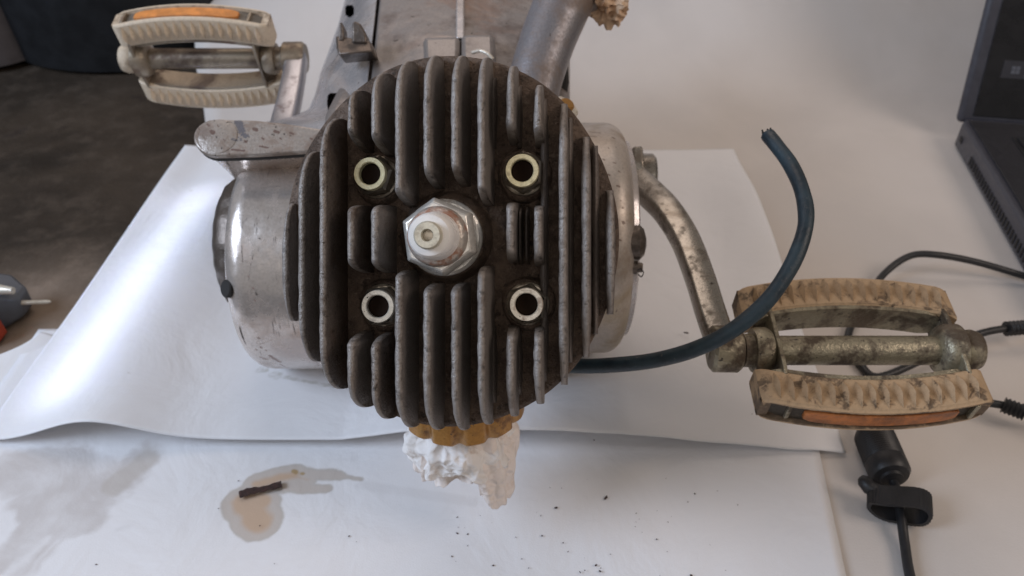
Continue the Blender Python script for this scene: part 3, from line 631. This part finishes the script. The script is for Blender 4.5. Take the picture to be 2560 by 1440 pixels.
for k in range(-7, 7):
    x = fin_x(k); yt, yb = [(720-q_)/FPX*0.264-0.01637 for q_ in (FYP[k][0]-(15 if k < -2 else 9), FYP[k][1]+3)]; segs = []
    hi = hl = yt
    for (a, b) in GAPS.get(k, []):
        segs.append((a, hi, 0, 1 if hi == hl else 0)); hi = b
    segs.append((yb, hi, 1, 1 if hi == hl else 0))
    for (y0, y1, o0, o1) in segs:
        H = FH[k]
        if k in (-4, -3) and abs(y0+y1) < 0.01: H *= 1.0
        fo = mk('fin', *hm(fin(x, y0, y1, H, o0, o1, 0.0026 if k < 2 else 0.0028, 0.020 if k < 2 else 0.034)), M['fin'], hd, smooth=50); wear_and_light(fo)
# low ribs between fins on the right half, and round bosses
for k, H in ((1.5, 0.006), (2.5, 0.007), (3.5, 0.008), (4.5, 0.007), (5.5, 0.005)):
    x = k*PITCHX+0.003; hl = math.sqrt(R0**2-x*x)-0.004
    for (y0, y1) in (((0.031, hl), (-hl, -0.029)) if k < 3 else ((-hl, hl),)):
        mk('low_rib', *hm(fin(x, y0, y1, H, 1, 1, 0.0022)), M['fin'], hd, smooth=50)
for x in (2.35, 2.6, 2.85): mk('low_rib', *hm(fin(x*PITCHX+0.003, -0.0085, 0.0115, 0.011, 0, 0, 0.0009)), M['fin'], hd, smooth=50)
NUTS = [(-0.0237, 0.0215, 'zinc', 0.2, -0.10, -0.02), (0.0265, 0.0220, 'zinc', 0.5, 0.0, 0.0), (-0.0218, -0.0222, 'zinc_w', 0.1, 0.06, 0.05), (0.0278, -0.0216, 'zinc_w', 0.35, 0.02, 0.03)]
for i, (x, y, mt, rot, tx, ty) in enumerate(NUTS):
    mk('nut_boss', *hm(xf(Matrix.Translation((x, y, 0)), lathe([(0.0098, -0.001), (0.0088, 0.0040), (0.0080, 0.0050)], 40, wob=lambda a, j: 1+0.03*math.sin(3*a+j)))), M['deck'], hd, smooth=50)
    m = Matrix.Translation((x, y, 0.005)) @ Matrix.Rotation(tx*0.6, 4, 'Y') @ Matrix.Rotation(ty*0.6, 4, 'X')
    nut = mk('head_nut', *hm(xf(m, join(lathe([(0.0036, 0.0), (0.0074, 0.0), (0.0074, 0.0009), (0.0066, 0.0013)], 40, cap=False), lathe([(0.0070, 0.001), (0.0070, 0.0062), (0.0061, 0.0075)], 6, rot, cap=False)))), M['nutdark'], hd, smooth=25, bevel=0.00025)
    mk('nut_collar', *hm(xf(m, lathe([(0.0056, 0.006), (0.0055, 0.0088), (0.0053, 0.0092), (0.0040, 0.0092), (0.0037, 0.0089), (0.0037, 0.003)], 48, cap=False))), M[mt], nut, smooth=40)
    mk('stud_end', *hm(xf(m, lathe([(0.00372, 0.0), (0.00372, 0.0066), (0.0032, 0.0070), (0.0012, 0.0060)], 24))), M['bore'], nut, smooth=40)
# spark plug
px_, py_ = -0.0004, 0.0010
pm = Matrix.Translation((px_, py_, 0.0)) @ Matrix.Rotation(0.035, 4, 'Y') @ Matrix.Rotation(0.045, 4, 'X')
mk('plug_seat', *hm(xf(pm, lathe([(0.0165, -0.001), (0.0155, 0.004), (0.0135, 0.0075)], 48))), M['deck'], hd, smooth=50)
sp_ = mk('spark_plug', *hm(xf(pm, join(lathe([(0.0130, 0.0068), (0.0130, 0.0095), (0.0118, 0.0102)], 48), lathe([(0.0112, 0.0100), (0.0112, 0.0112), (0.0127, 0.0128), (0.0127, 0.0210), (0.0112, 0.0235)], 6, math.radians(97))))), M['plughex'], E, smooth=30, bevel=0.0004)
mk('shell_collar', *hm(xf(pm, lathe([(0.0097, 0.0215), (0.0097, 0.0245), (0.0092, 0.0253), (0.0091, 0.0272), (0.0080, 0.0284), (0.0070, 0.0286)], 48))), M['plugrust'], sp_, smooth=40)
mk('insulator', *hm(xf(pm, lathe([(0.0076, 0.0270), (0.0076, 0.0300), (0.0071, 0.0360), (0.0066, 0.0400), (0.0060, 0.0412), (0.0045, 0.0415)], 48))), M['ceramic'], sp_, smooth=50)
mk('terminal', *hm(xf(pm, lathe([(0.0042, 0.0400), (0.0042, 0.0440), (0.0037, 0.0450), (0.0019, 0.0450), (0.0017, 0.0443), (0.0017, 0.040)], 40, cap=False))), M['terminal'], sp_, smooth=40)
mk('terminal_core', *hm(xf(pm, lathe([(0.0019, 0.040), (0.0019, 0.0428), (0.001, 0.0430)], 24))), M['nutdark'], sp_, smooth=40)

# exhaust ring nut below the head
ex = W(1154, 975, 0.318); exd = Vector((0.02, -0.15, -0.99)).normalized()
exm = frame(ex, exd, (1, 0, 0))
mk('exhaust_ring', *xf(exm, lathe([(0.018, -0.010), (0.0245, -0.010), (0.0252, -0.002), (0.0252, 0.0075), (0.0236, 0.0092), (0.0145, 0.0092), (0.0145, -0.002)], 168, wob=lambda a, j: 1.0 if j in (0, 5, 6) else 1-0.085*(max(0, math.cos(a*12))**1.5))), M['brass'], E, smooth=40)
# tissue plug: layered crumpled skirts hanging out of the port, with a thin flap at the right
def skirt(r0, r1, L, ph, nf, jag):
    def f(u, v):
        a = u*2*PI; c = math.cos(a); s_ = math.sin(a); Lg = L*(1+0.18*nz((c*1.7+ph, s_*1.7, ph), 1.0))+jag*nz((c*4, s_*4, ph), 1.0)
        q = v**0.8; fold = math.sin(a*nf+2.5*nz((c*2, s_*2, v+ph), 1.3)+ph+v*1.5)
        r = r0+(r1-r0)*sm(0, 0.6, v)+(0.0015*fold*(0.25+v))+0.0035*nz((c*2.6, s_*2.6, v*2+ph), 1.2)*v
        r += 0.0013*(1-abs(nz((c*3.0, s_*3.0, v*2.6+ph), 1.0))*2.6)*sm(0.0, 0.25, v)
        return exm @ Vector((r*c-0.002, r*s_, 0.0065+Lg*q+0.0012*nz((c*8, s_*8, v*5+ph), 1.0)))
    return f
o = mk('tissue_plug', *grid(skirt(0.0150, 0.0210, 0.0205, 0.7, 9, 0.0022), 240, 60), M['tissue'], smooth=60, solid=0.00025)
tag(o, 'crumpled white tissue stuffed under the orange brass exhaust ring', 'tissue')
mk('tissue_layer', *grid(skirt(0.0135, 0.0175, 0.0275, 3.1, 12, 0.0018), 240, 60), M['tissue_t'], o, smooth=60, solid=0.00025)
def tissue2(u, v):
    a = 0.5*PI-1.15+(0.5-u)*1.9; r = 0.0175+0.0035*sm(0.1, 0.5, v)+0.0007*math.sin(a*15+3*v)+0.0020*nz((u*3, v*2, 1), 1.5)-0.003*v*v
    ed = 0.45+0.55*sm(0.95, 0.45, u)-0.22*sm(0.18, 0.0, u)
    Lg = 0.0425*ed+0.0012*nz((u*9, 0, 3), 1.5)
    return exm @ Vector((r*math.cos(a)+0.003*v, r*math.sin(a), 0.0075+Lg*v+0.0008*nz((u*12, v*3, 4), 1.0)))
mk('tissue_flap', *grid(tissue2, 90, 60), M['tissue_t'], o, smooth=60, solid=0.00025)
# brown tissue in the intake mouth
bc = W(1522, -8, 0.405); bmx = frame(bc, (0.9, -0.3, -0.3))
def tb(u, v):
    a = u*2*PI; b = v*PI; d = Vector((math.sin(b)*math.cos(a), math.sin(b)*math.sin(a), math.cos(b)))
    r = 0.0108*(1+0.55*nz(d*1.6, 1.0)+0.75*(0.25-abs(nz(d*3.0, 1.0)))+0.06*nz(d*9, 1.0))
    return bc+d*r
o = mk('tissue_plug', *grid(tb, 120, 70), M['tissue_b'], smooth=25)
tag(o, 'brown oily crumpled tissue stuffed in the intake pipe mouth at the top', 'tissue')

# ------------------------------------------------------------------ cranks and pedals
cr = catmull([W(1592, 452, 0.415), W(1625, 484, 0.405), W(1668, 528, 0.392), W(1712, 598, 0.378), W(1748, 690, 0.362), W(1776, 780, 0.348), W(1800, 850, 0.338), W(1812, 880, 0.334)], 7)
ca_ = mk('crank_arm', *tube(cr, lambda t: (0.0068-0.0010*t+0.0012*sm(0.9, 1, t), 0.0062-0.0012*t), 20, rect=True, upv=-FW+UP*0.3), M['crank'], E, smooth=60, label='right crank arm of blackened and bare steel, bent outward')
mk('crank_hub', *xlathe([(0.0585, 0.004), (0.0585, 0.012), (0.0745, 0.012), (0.076, 0.0105), (0.076, 0.002)], W(1598, 440, 0.425).y, W(1598, 440, 0.425).z, 40), M['crank'], ca_, smooth=40)
slab('cotter_block', [(1582, 366), (1607, 364), (1613, 420), (1600, 450), (1580, 440)], 0.412, 0.012, M['crank'], ca_, 0.0012)
pb_ = W(1812, 872, 0.334)
mk('crank_eye', *xf(frame(pb_+Vector((-0.0062, 0, 0)), (1, 0, 0)), lathe([(0.0085, 0), (0.0098, 0.0012), (0.0100, 0.0110), (0.0088, 0.0125)], 40)), M['axle'], ca_, smooth=40)
lp_ = W(735, 146, 0.49)
cl = catmull([W(742, 146, 0.49), W(734, 200, 0.478), W(722, 260, 0.466), W(708, 320, 0.452), W(700, 400, 0.43)], 7)
cal = mk('crank_arm', *tube(cl, lambda t: (0.0062+0.0008*t, 0.0056), 20, rect=True, upv=-FW+UP*0.3), M['crank_l'], E, smooth=60, label='left crank arm of pale steel rising behind the case')
mk('crank_eye', *xf(frame(W(708, 146, 0.49), (1, 0, 0)), lathe([(0.0080, 0), (0.0098, 0.0012), (0.0100, 0.0120), (0.0085, 0.0140)], 40)), M['axle_l'], cal, smooth=40)

def pedal(parent, mat4, LEN, m_rub, m_hou, m_ax, m_or, label, dirty):
    T4 = mat4
    def pm_(name, vf, mat, par, **kw): return mk(name, *xf(T4, vf), mat, par, **kw)
    ax = pm_('pedal', xf(Matrix.Rotation(PI/2, 4, 'Y'), lathe([(0.0058, 0.010), (0.0062, 0.012), (0.0062, LEN-0.012), (0.0058, LEN-0.010)], 36)), m_ax, parent, smooth=40, label=label)
    ry = Matrix.Rotation(PI/2, 4, 'Y')
    pm_('spindle_nut', xf(ry, join(lathe([(0.0070, 0.0), (0.0070, 0.005)], 32), lathe([(0.0092, 0.004), (0.0098, 0.006), (0.0098, 0.0095), (0.0085, 0.0115)], 32))), m_ax, ax, smooth=40)
    pm_('flange', xf(ry, lathe([(0.0066, LEN-0.016), (0.0098, LEN-0.0145), (0.0112, LEN-0.012), (0.0112, LEN-0.007), (0.0098, LEN-0.006)], 36)), m_ax, ax, smooth=40)
    pm_('end_cap', xf(ry, lathe([(0.0070, LEN-0.007), (0.0085, LEN-0.0055), (0.0088, LEN-0.001), (0.0078, LEN+0.0018), (0.0045, LEN+0.0035), (0.001, LEN+0.004)], 36)), m_ax if dirty else M['rub_l'], ax, smooth=60)
    # end plates
    for xx in (0.0120, LEN-0.0110):
        o_ = [(-0.030, -0.0045), (-0.012, -0.0085), (0.012, -0.0085), (0.030, -0.0045), (0.030, 0.0045), (0.012, 0.0085), (-0.012, 0.0085), (-0.030, 0.0045)]
        V, F = prism(o_, xx, xx+0.0018); V = [Vector((v.z, v.x, v.y)) for v in V]
        pm_('end_plate', (V, F), m_ax, ax, smooth=40, bevel=0.0004)
    bx0, bx1 = 0.0015, LEN-0.004; Wd = 0.0155; Hh = 0.0150; C0 = 0.0203; BOW = 0.0060
    def bow(x): s = (x-(bx0+bx1)/2)/((bx1-bx0)/2); return BOW*(1-s*s)
    for sg in (1, -1):
        # curved rubber block: rounded frame with end taper
        V, F = [], []; n = 40
        for i in range(n+1):
            x = bx0+(bx1-bx0)*i/n; e = min(i, n-i)/n; tp_ = 1-0.30*(1-min(1, e/0.05))**2
            pc_ = C0+bow(x); h = Hh/2*tp_; w0 = pc_-Wd/2; w1 = pc_+Wd/2*(0.86+0.14*tp_)
            for (p, q) in ((w0, -h*0.85), (w0+0.001, -h), (w1-0.0012, -h), (w1, -h*0.88), (w1, -h*0.72), (w1-0.0022, -h*0.66), (w1-0.0022, h*0.66), (w1, h*0.72), (w1, h*0.88), (w1-0.0012, h), (w0+0.001, h), (w0, h*0.85)):
                V.append(Vector((x, sg*p, q)))
        for i in range(n):
            for k in range(12): F.append([i*12+k, i*12+(k+1) % 12, (i+1)*12+(k+1) % 12, (i+1)*12+k])
        F.append(list(range(12))); F.append([n*12+k for k in range(12)][::-1])
        # end walls filling the reflector recess
        for (xa, xb) in ((bx0, bx0+0.004), (bx1-0.004, bx1)):
            pm0 = C0+bow((xa+xb)/2)
            b_ = box(xa, xb, sg*(pm0+Wd/2-0.003), sg*(pm0+Wd/2-0.0006), -Hh/2*0.7, Hh/2*0.7); n0 = len(V); V += b_[0]; F += [[j+n0 for j in f] for f in b_[1]]
        # raised rims and spikes
        cnt = 16; pit_ = (bx1-bx0-0.008)/cnt
        tips = []
        for face in (1, -1):
            for k in range(cnt):
                xc = bx0+0.004+pit_*(k+0.5); pc_ = C0+bow(xc); hw = pit_*0.33; hp = Wd*0.44; zb = Hh/2-0.0004; zt = Hh/2+0.0034; tips.append((len(V)+4, len(V)+5))
                ang = rnd.uniform(-0.1, 0.1); n0 = len(V); j = rnd.uniform(-0.0003, 0.0003)
                V += [Vector((xc-hw, sg*pc_, face*zb)), Vector((xc+j, sg*(pc_-hp), face*zb)), Vector((xc+hw, sg*pc_, face*zb)), Vector((xc-j, sg*(pc_+hp), face*zb)),
                      Vector((xc+ang*hw, sg*(pc_-hp*0.18), face*(zt-rnd.uniform(0, 0.0005)))), Vector((xc+ang*hw, sg*(pc_+hp*0.18), face*zt))]
                for q in ([0, 1, 4], [1, 2, 4], [0, 4, 5], [2, 5, 4], [0, 5, 3], [2, 3, 5]): F.append([n0+z for z in q])
        bl = pm_('rubber_block', (V, F), m_rub, ax, smooth=30)
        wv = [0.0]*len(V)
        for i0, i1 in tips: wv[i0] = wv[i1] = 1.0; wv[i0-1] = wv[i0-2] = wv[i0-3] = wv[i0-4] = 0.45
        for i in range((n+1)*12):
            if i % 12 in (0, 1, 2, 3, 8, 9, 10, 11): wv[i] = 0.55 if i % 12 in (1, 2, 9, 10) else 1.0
        bl.data.attributes.new('wear_and_light', 'FLOAT', 'POINT').data.foreach_set('value', wv)
        # housing strip in the recess and steel backing on the inner side
        def strip(x0, x1, p0, p1, h, n=24):
            V, F = [], []
            for i in range(n+1):
                x = x0+(x1-x0)*i/n; b = bow(x)+C0; e = min(i, n-i)/n; hh = h*min(1, 0.55+e*8)
                V += [Vector((x, sg*(b+p0), -hh)), Vector((x, sg*(b+p1), -hh)), Vector((x, sg*(b+p1), hh)), Vector((x, sg*(b+p0), hh))]
            for i in range(n):
                for k in range(4): F.append([i*4+k, i*4+(k+1) % 4, (i+1)*4+(k+1) % 4, (i+1)*4+k])
            F.append([0, 1, 2, 3]); F.append([n*4+3, n*4+2, n*4+1, n*4]); return V, F
        pm_('reflector_housing', strip(bx0+0.004, bx1-0.004, Wd/2-0.004, Wd/2-0.0018, Hh/2*0.66), m_hou, ax, smooth=40)
        pm_('reflector', strip(bx0+0.017, bx1-0.013, Wd/2-0.002, Wd/2-0.0001, 0.0036), m_or, ax, smooth=40, bevel=0.0004)
        pm_('backing_strip', strip(bx0+0.006, bx1-0.006, -Wd/2-0.0016, -Wd/2+0.0002, Hh/2*0.9), m_ax, ax, smooth=40)
    return ax
def basis(o, x, p, n):
    m = Matrix((x, p, n)).transposed().to_4x4(); m.translation = o; return m
el = math.radians(77)
nR = Vector((0, -math.cos(el), math.sin(el))); xR = Vector((1, 0.0, 0.0)).normalized(); pR = nR.cross(xR).normalized()
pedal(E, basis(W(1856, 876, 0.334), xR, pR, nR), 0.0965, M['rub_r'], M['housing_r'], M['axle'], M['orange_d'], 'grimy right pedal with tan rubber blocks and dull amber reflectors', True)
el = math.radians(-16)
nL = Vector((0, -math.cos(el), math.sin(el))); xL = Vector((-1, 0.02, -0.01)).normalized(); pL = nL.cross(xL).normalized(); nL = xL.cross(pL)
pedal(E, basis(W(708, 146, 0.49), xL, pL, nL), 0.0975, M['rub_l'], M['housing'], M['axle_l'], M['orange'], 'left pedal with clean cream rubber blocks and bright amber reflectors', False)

# thick black lead coming out beside the head
cp_ = catmull([W(1330, 905, 0.335), W(1440, 915, 0.330), W(1540, 912, 0.322), W(1640, 900, 0.315), W(1740, 872, 0.308), W(1830, 826, 0.303), W(1915, 755, 0.302), W(1975, 670, 0.304), W(2008, 590, 0.308), W(2015, 530, 0.312), W(2002, 468, 0.318), W(1975, 410, 0.326), W(1942, 365, 0.333), W(1920, 338, 0.338)], 8)
cb_ = mk('ignition_lead', *tube(cp_, lambda t: (0.0031+0.00008*math.sin(t*47), 0.0031), 20), M['cable'], E, smooth=60)
V, F = [], []
for k in range(16):
    a = rnd.uniform(0, 2*PI); r = rnd.uniform(0.0005, 0.003); b = W(1920, 337, 0.338)+RX*r*math.cos(a)+FW*r*math.sin(a)
    e = b+UP*rnd.uniform(0.001, 0.003)+RX*rnd.uniform(-0.0015, 0.0015)
    q_ = tube([b-UP*0.001, (b+e)/2+RX*rnd.uniform(-0.0004, 0.0004), e], 0.0004, 5); n0 = len(V); V += q_[0]; F += [[i+n0 for i in f] for f in q_[1]]
mk('frayed_end', V, F, M['black'], cb_)

# ------------------------------------------------------------------ thin cords, ferrite core and cable tie on the right
def cord(name, pts, r, label, mat='cord', n=12):
    o = mk(name, *tube(catmull(pts, 10), r, n), M[mat], smooth=60); tag(o, label, 'cord'); return o
c1 = [G(2560+180, 760, 0.004), G(2640, 715, 0.004), G(2560, 690, 0.006), G(2440, 655, 0.012), G(2340, 637, 0.016), G(2275, 640, 0.014), G(2215, 680, 0.008), G(2165, 745, 0.004), G(2130, 810, 0.0028), G(2120, 860, 0.0028), G(2150, 910, 0.0028), G(2200, 942, 0.003), G(2330, 888, 0.006), G(2440, 838, 0.010), G(2510, 822, 0.012), G(2600, 812, 0.010)]
c1o = cord('charging_cord', c1, 0.0021, 'thin black cord looping behind the right pedal towards the right edge of the table')
def beads(p0, p1, par, r=0.0042, cnt=5):
    ax_ = (p1-p0); L = ax_.length; prof = []
    for k in range(cnt*4+1):
        s = k/(cnt*4); prof.append((r*(0.90+0.10*math.cos(2*PI*s*cnt)), L*s))
    mk('strain_relief', *xf(frame(p0, ax_), lathe(prof, 24)), M['cord'], par, smooth=60)
beads(G(2516, 822, 0.012), G(2566, 818, 0.012), c1o)
c2 = [G(2330, 960, 0.008), G(2400, 985, 0.010), G(2450, 1003, 0.010), G(2520, 1016, 0.010), G(2600, 1040, 0.010), G(2700, 1060, 0.006)]
c2o = cord('charging_cord', c2, 0.0020, 'short black cord under the right pedal, lower of the two at the right edge')
beads(G(2508, 1012, 0.010), G(2562, 1032, 0.010), c2o)
c3 = [G(2160, 1030, 0.008), G(2178, 1085, 0.008), G(2216, 1170, 0.008), G(2236, 1210, 0.007), G(2246, 1250, 0.007), G(2254, 1300, 0.0065), G(2262, 1360, 0.004), G(2275, 1440, 0.0035), G(2305, 1540, 0.0035)]
c3o = cord('adapter_cord', c3, 0.0021, 'black cord with a thick ferrite barrel and a cable tie, below the right pedal')
fa, fb = G(2182, 1082, 0.0085), G(2228, 1192, 0.0085)
prof = [(0.004, -0.002), (0.0082, 0.0), (0.0092, 0.002)]
Lf = (fb-fa).length
for k in range(12): prof += [(0.0094, 0.004+k*(Lf-0.012)/12), (0.0090, 0.0048+k*(Lf-0.012)/12)]
prof += [(0.0094, Lf-0.007), (0.0093, Lf-0.002), (0.0080, Lf), (0.0052, Lf+0.0005), (0.0048, Lf+0.0018), (0.003, Lf+0.002)]
fm = frame(fa, fb-fa); 
mk('ferrite_core', *xf(fm, lathe(prof, 40)), M['cord'], c3o, smooth=35)
# cable tie: a ribbed strap closed round the cord, lying on the paper, with a rounded tail
c0 = G(2232, 1290, 0.0); lx = (G(2312, 1306, 0)-G(2152, 1262, 0)); lx.z = 0; lx.normalize(); ly = Vector((0, 0, 1)).cross(lx)
loop = []
for k in range(72):
    a = 2*PI*k/72; sx_ = 0.0128*math.copysign(abs(math.cos(a))**0.75, math.cos(a)); sz_ = 0.0062*math.copysign(abs(math.sin(a))**0.75, math.sin(a))
    sz_ += 0.0012*math.sin(a*2+0.5); loop.append((sx_, sz_+0.0088))
V, F = [], []
for k, (a_, z_) in enumerate(loop):
    rb = 1.035 if k % 2 else 1.0
    for (sc_, yy_) in ((rb, -0.0055), (rb, 0.0055), (0.90, 0.0055), (0.90, -0.0055)):
        V.append(c0+lx*a_*sc_+Vector((0, 0, (z_-0.0088)*(sc_ if sc_ >= 1 else 0.80)+0.0088))+ly*(yy_+0.0012*math.sin(a_*200)))
n = 72
for i in range(n):
    for k in range(4): F.append([i*4+k, i*4+(k+1) % 4, ((i+1) % n)*4+(k+1) % 4, ((i+1) % n)*4+k])
mk('cable_tie', V, F, M['cord'], c3o, smooth=30)
tl = c0-lx*0.0118+ly*0.003+Vector((0, 0, 0.010))
mk('tie_tail', *tube([tl+lx*0.004-Vector((0, 0, 0.001)), tl-lx*0.001+ly*0.001, tl-lx*0.0035+ly*0.0030+Vector((0, 0, 0.001)), tl-lx*0.0048+ly*0.0042+Vector((0, 0, 0.0012))], lambda t: (0.0034*(1-0.5*t**4), 0.0034*(1-0.5*t**4)), 16), M['cord'], c3o, smooth=60)

# ------------------------------------------------------------------ laptop at the right
hinge = G(2390, 322, 0.012); yaw = math.atan(0.178)
ux = Vector((math.cos(yaw), -math.sin(yaw), 0)); uy = Vector((math.sin(yaw), math.cos(yaw), 0))
LB = root('laptop', (hinge.x, hinge.y, 0.0), 'dark grey open laptop at the right edge with its screen leaning back', 'laptop')
bmx = Matrix((ux, uy, Vector((0, 0, 1)))).transposed().to_4x4(); bmx.translation = Vector((hinge.x, hinge.y, 0.0014))
bs = mk('base', *xf(bmx, prism([(0.0, -0.008), (0.004, 0.0), (0.34, 0.0), (0.34, -0.235), (0.004, -0.235), (0.0, -0.225)], 0.0, 0.020)), M['plastic_lt'], LB, smooth=40, bevel=0.002)
mk('keyboard_deck', *xf(bmx, box(0.005, 0.335, -0.228, -0.006, 0.0203, 0.0212)), M['plastic'], bs, bevel=0.0003)
mk('keyboard_tray', *xf(bmx, box(0.028, 0.31, -0.125, -0.030, 0.0211, 0.0218)), M['key'], bs, bevel=0.0003)
for r in range(5):
    for k in range(4):
        mk('key', *xf(bmx, box(0.031+k*0.019, 0.0475+k*0.019, -0.049-r*0.019, -0.0335-r*0.019, 0.0218, 0.0232)), M['key'], bs, bevel=0.0006)
for k in range(26): mk('vent_slot', *xf(bmx, box(-0.0006, 0.0008, -0.048-k*0.0052, -0.0455-k*0.0052, 0.004, 0.0105)), M['black'], bs)
mk('lock_port', *xf(bmx, box(-0.0006, 0.001, -0.020, -0.0145, 0.0075, 0.012)), M['black'], bs, bevel=0.0004)
tilt = math.radians(17)
sx, sz = ux, (Vector((0, 0, 1))*math.cos(tilt)+uy*math.sin(tilt)); sy = sz.cross(sx)
smx = Matrix((sx, sy, sz)).transposed().to_4x4(); smx.translation = Vector((hinge.x, hinge.y, 0.0165))+uy*0.002
lid = mk('lid', *xf(smx, box(0.0, 0.335, 0.0, 0.008, 0.0, 0.235)), M['plastic_lt'], LB, smooth=40, bevel=0.004, seg=3)
mk('screen', *xf(smx, box(0.010, 0.325, -0.0008, 0.0015, 0.006, 0.226)), M['screen'], lid, bevel=0.0004)
mk('taskbar', *xf(smx, box(0.022, 0.315, -0.0011, -0.0006, 0.036, 0.049)), M['taskbar'], lid)
for a in (0, 1):
    for b in (0, 1): mk('start_icon', *xf(smx, box(0.0285+a*0.0032, 0.0312+a*0.0032, -0.0014, -0.0009, 0.0395+b*0.0030, 0.0421+b*0.0030)), M['icon'], lid)
mk('search_box', *xf(smx, box(0.0385, 0.11, -0.0014, -0.0009, 0.0365, 0.0485)), M['icon'], lid)
mk('screen_window', *xf(smx, box(0.0420, 0.15, -0.0013, -0.0009, 0.0510, 0.100)), M['taskbar'], lid)

# ------------------------------------------------------------------ far left: tub, bucket, tool
def vl(x, y, prof, n=64): return [Vector((x+v.x, y+v.y, v.z)) for v in lathe(prof, n)[0]], lathe(prof, n)[1]
c = G(330, 130, 0); o = mk('plastic_tub', *vl(c.x-0.01, c.y+0.10, [(0.12, -0.004), (0.15, 0.0), (0.17, 0.20), (0.18, 0.20), (0.18, 0.22), (0.165, 0.22), (0.145, 0.02)]), M['tub'], smooth=40)
tag(o, 'round black tub on the dark floor behind the left pedal', 'tub')
c = G(-30, 130, 0); o = mk('bucket', *vl(c.x-0.02, c.y+0.03, [(0.075, -0.004), (0.09, 0.002), (0.105, 0.18), (0.112, 0.18), (0.112, 0.19), (0.10, 0.19), (0.085, 0.02)]), M['bucket'], smooth=40)
tag(o, 'dull grey bucket at the top left corner beside the black tub', 'bucket')
TB = root('hand_tool', G(10, 780), 'grey tool with metal tip and red end lying on the floor at the left edge', 'tool')
tA, tB_ = G(-85, 775, 0.014), G(42, 742, 0.010)
g_ = loft([[tA+Vector((0, y, z)) for y, z in ((-0.022, -0.016), (0.020, -0.016), (0.022, 0.012), (-0.018, 0.014))], [tB_+Vector((-0.006, y, z)) for y, z in ((-0.014, -0.014), (0.012, -0.014), (0.012, 0.008), (-0.012, 0.010))],
           [tB_+Vector((0.004, y, z)) for y, z in ((-0.006, -0.010), (0.006, -0.010), (0.006, 0.003), (-0.006, 0.003))]], 'grip', M['greyp'], TB, bevel=0.002)
mk('metal_tip', *xf(frame(G(48, 757, 0.008), (1, 0.06, 0)), lathe([(0.0015, 0), (0.0012, 0.016), (0.0006, 0.018)], 12)), M['zinc_w'], TB, smooth=60)
mk('metal_clip', *xf(frame(G(0, 724, 0.021), (1, -0.12, 0)), lathe([(0.002, -0.008), (0.003, 0), (0.002, 0.008)], 12)), M['zinc_w'], TB, smooth=60)
loft([[G(-50, 835, 0.004)+Vector((0, y, z)) for y, z in ((-0.007, -0.006), (0.007, -0.006), (0.007, 0.007), (-0.007, 0.007))], [G(0, 824, 0.004)+Vector((0, y, z)) for y, z in ((-0.005, -0.006), (0.005, -0.006), (0.004, 0.005), (-0.004, 0.005))]], 'red_end', M['redp'], TB, bevel=0.001)
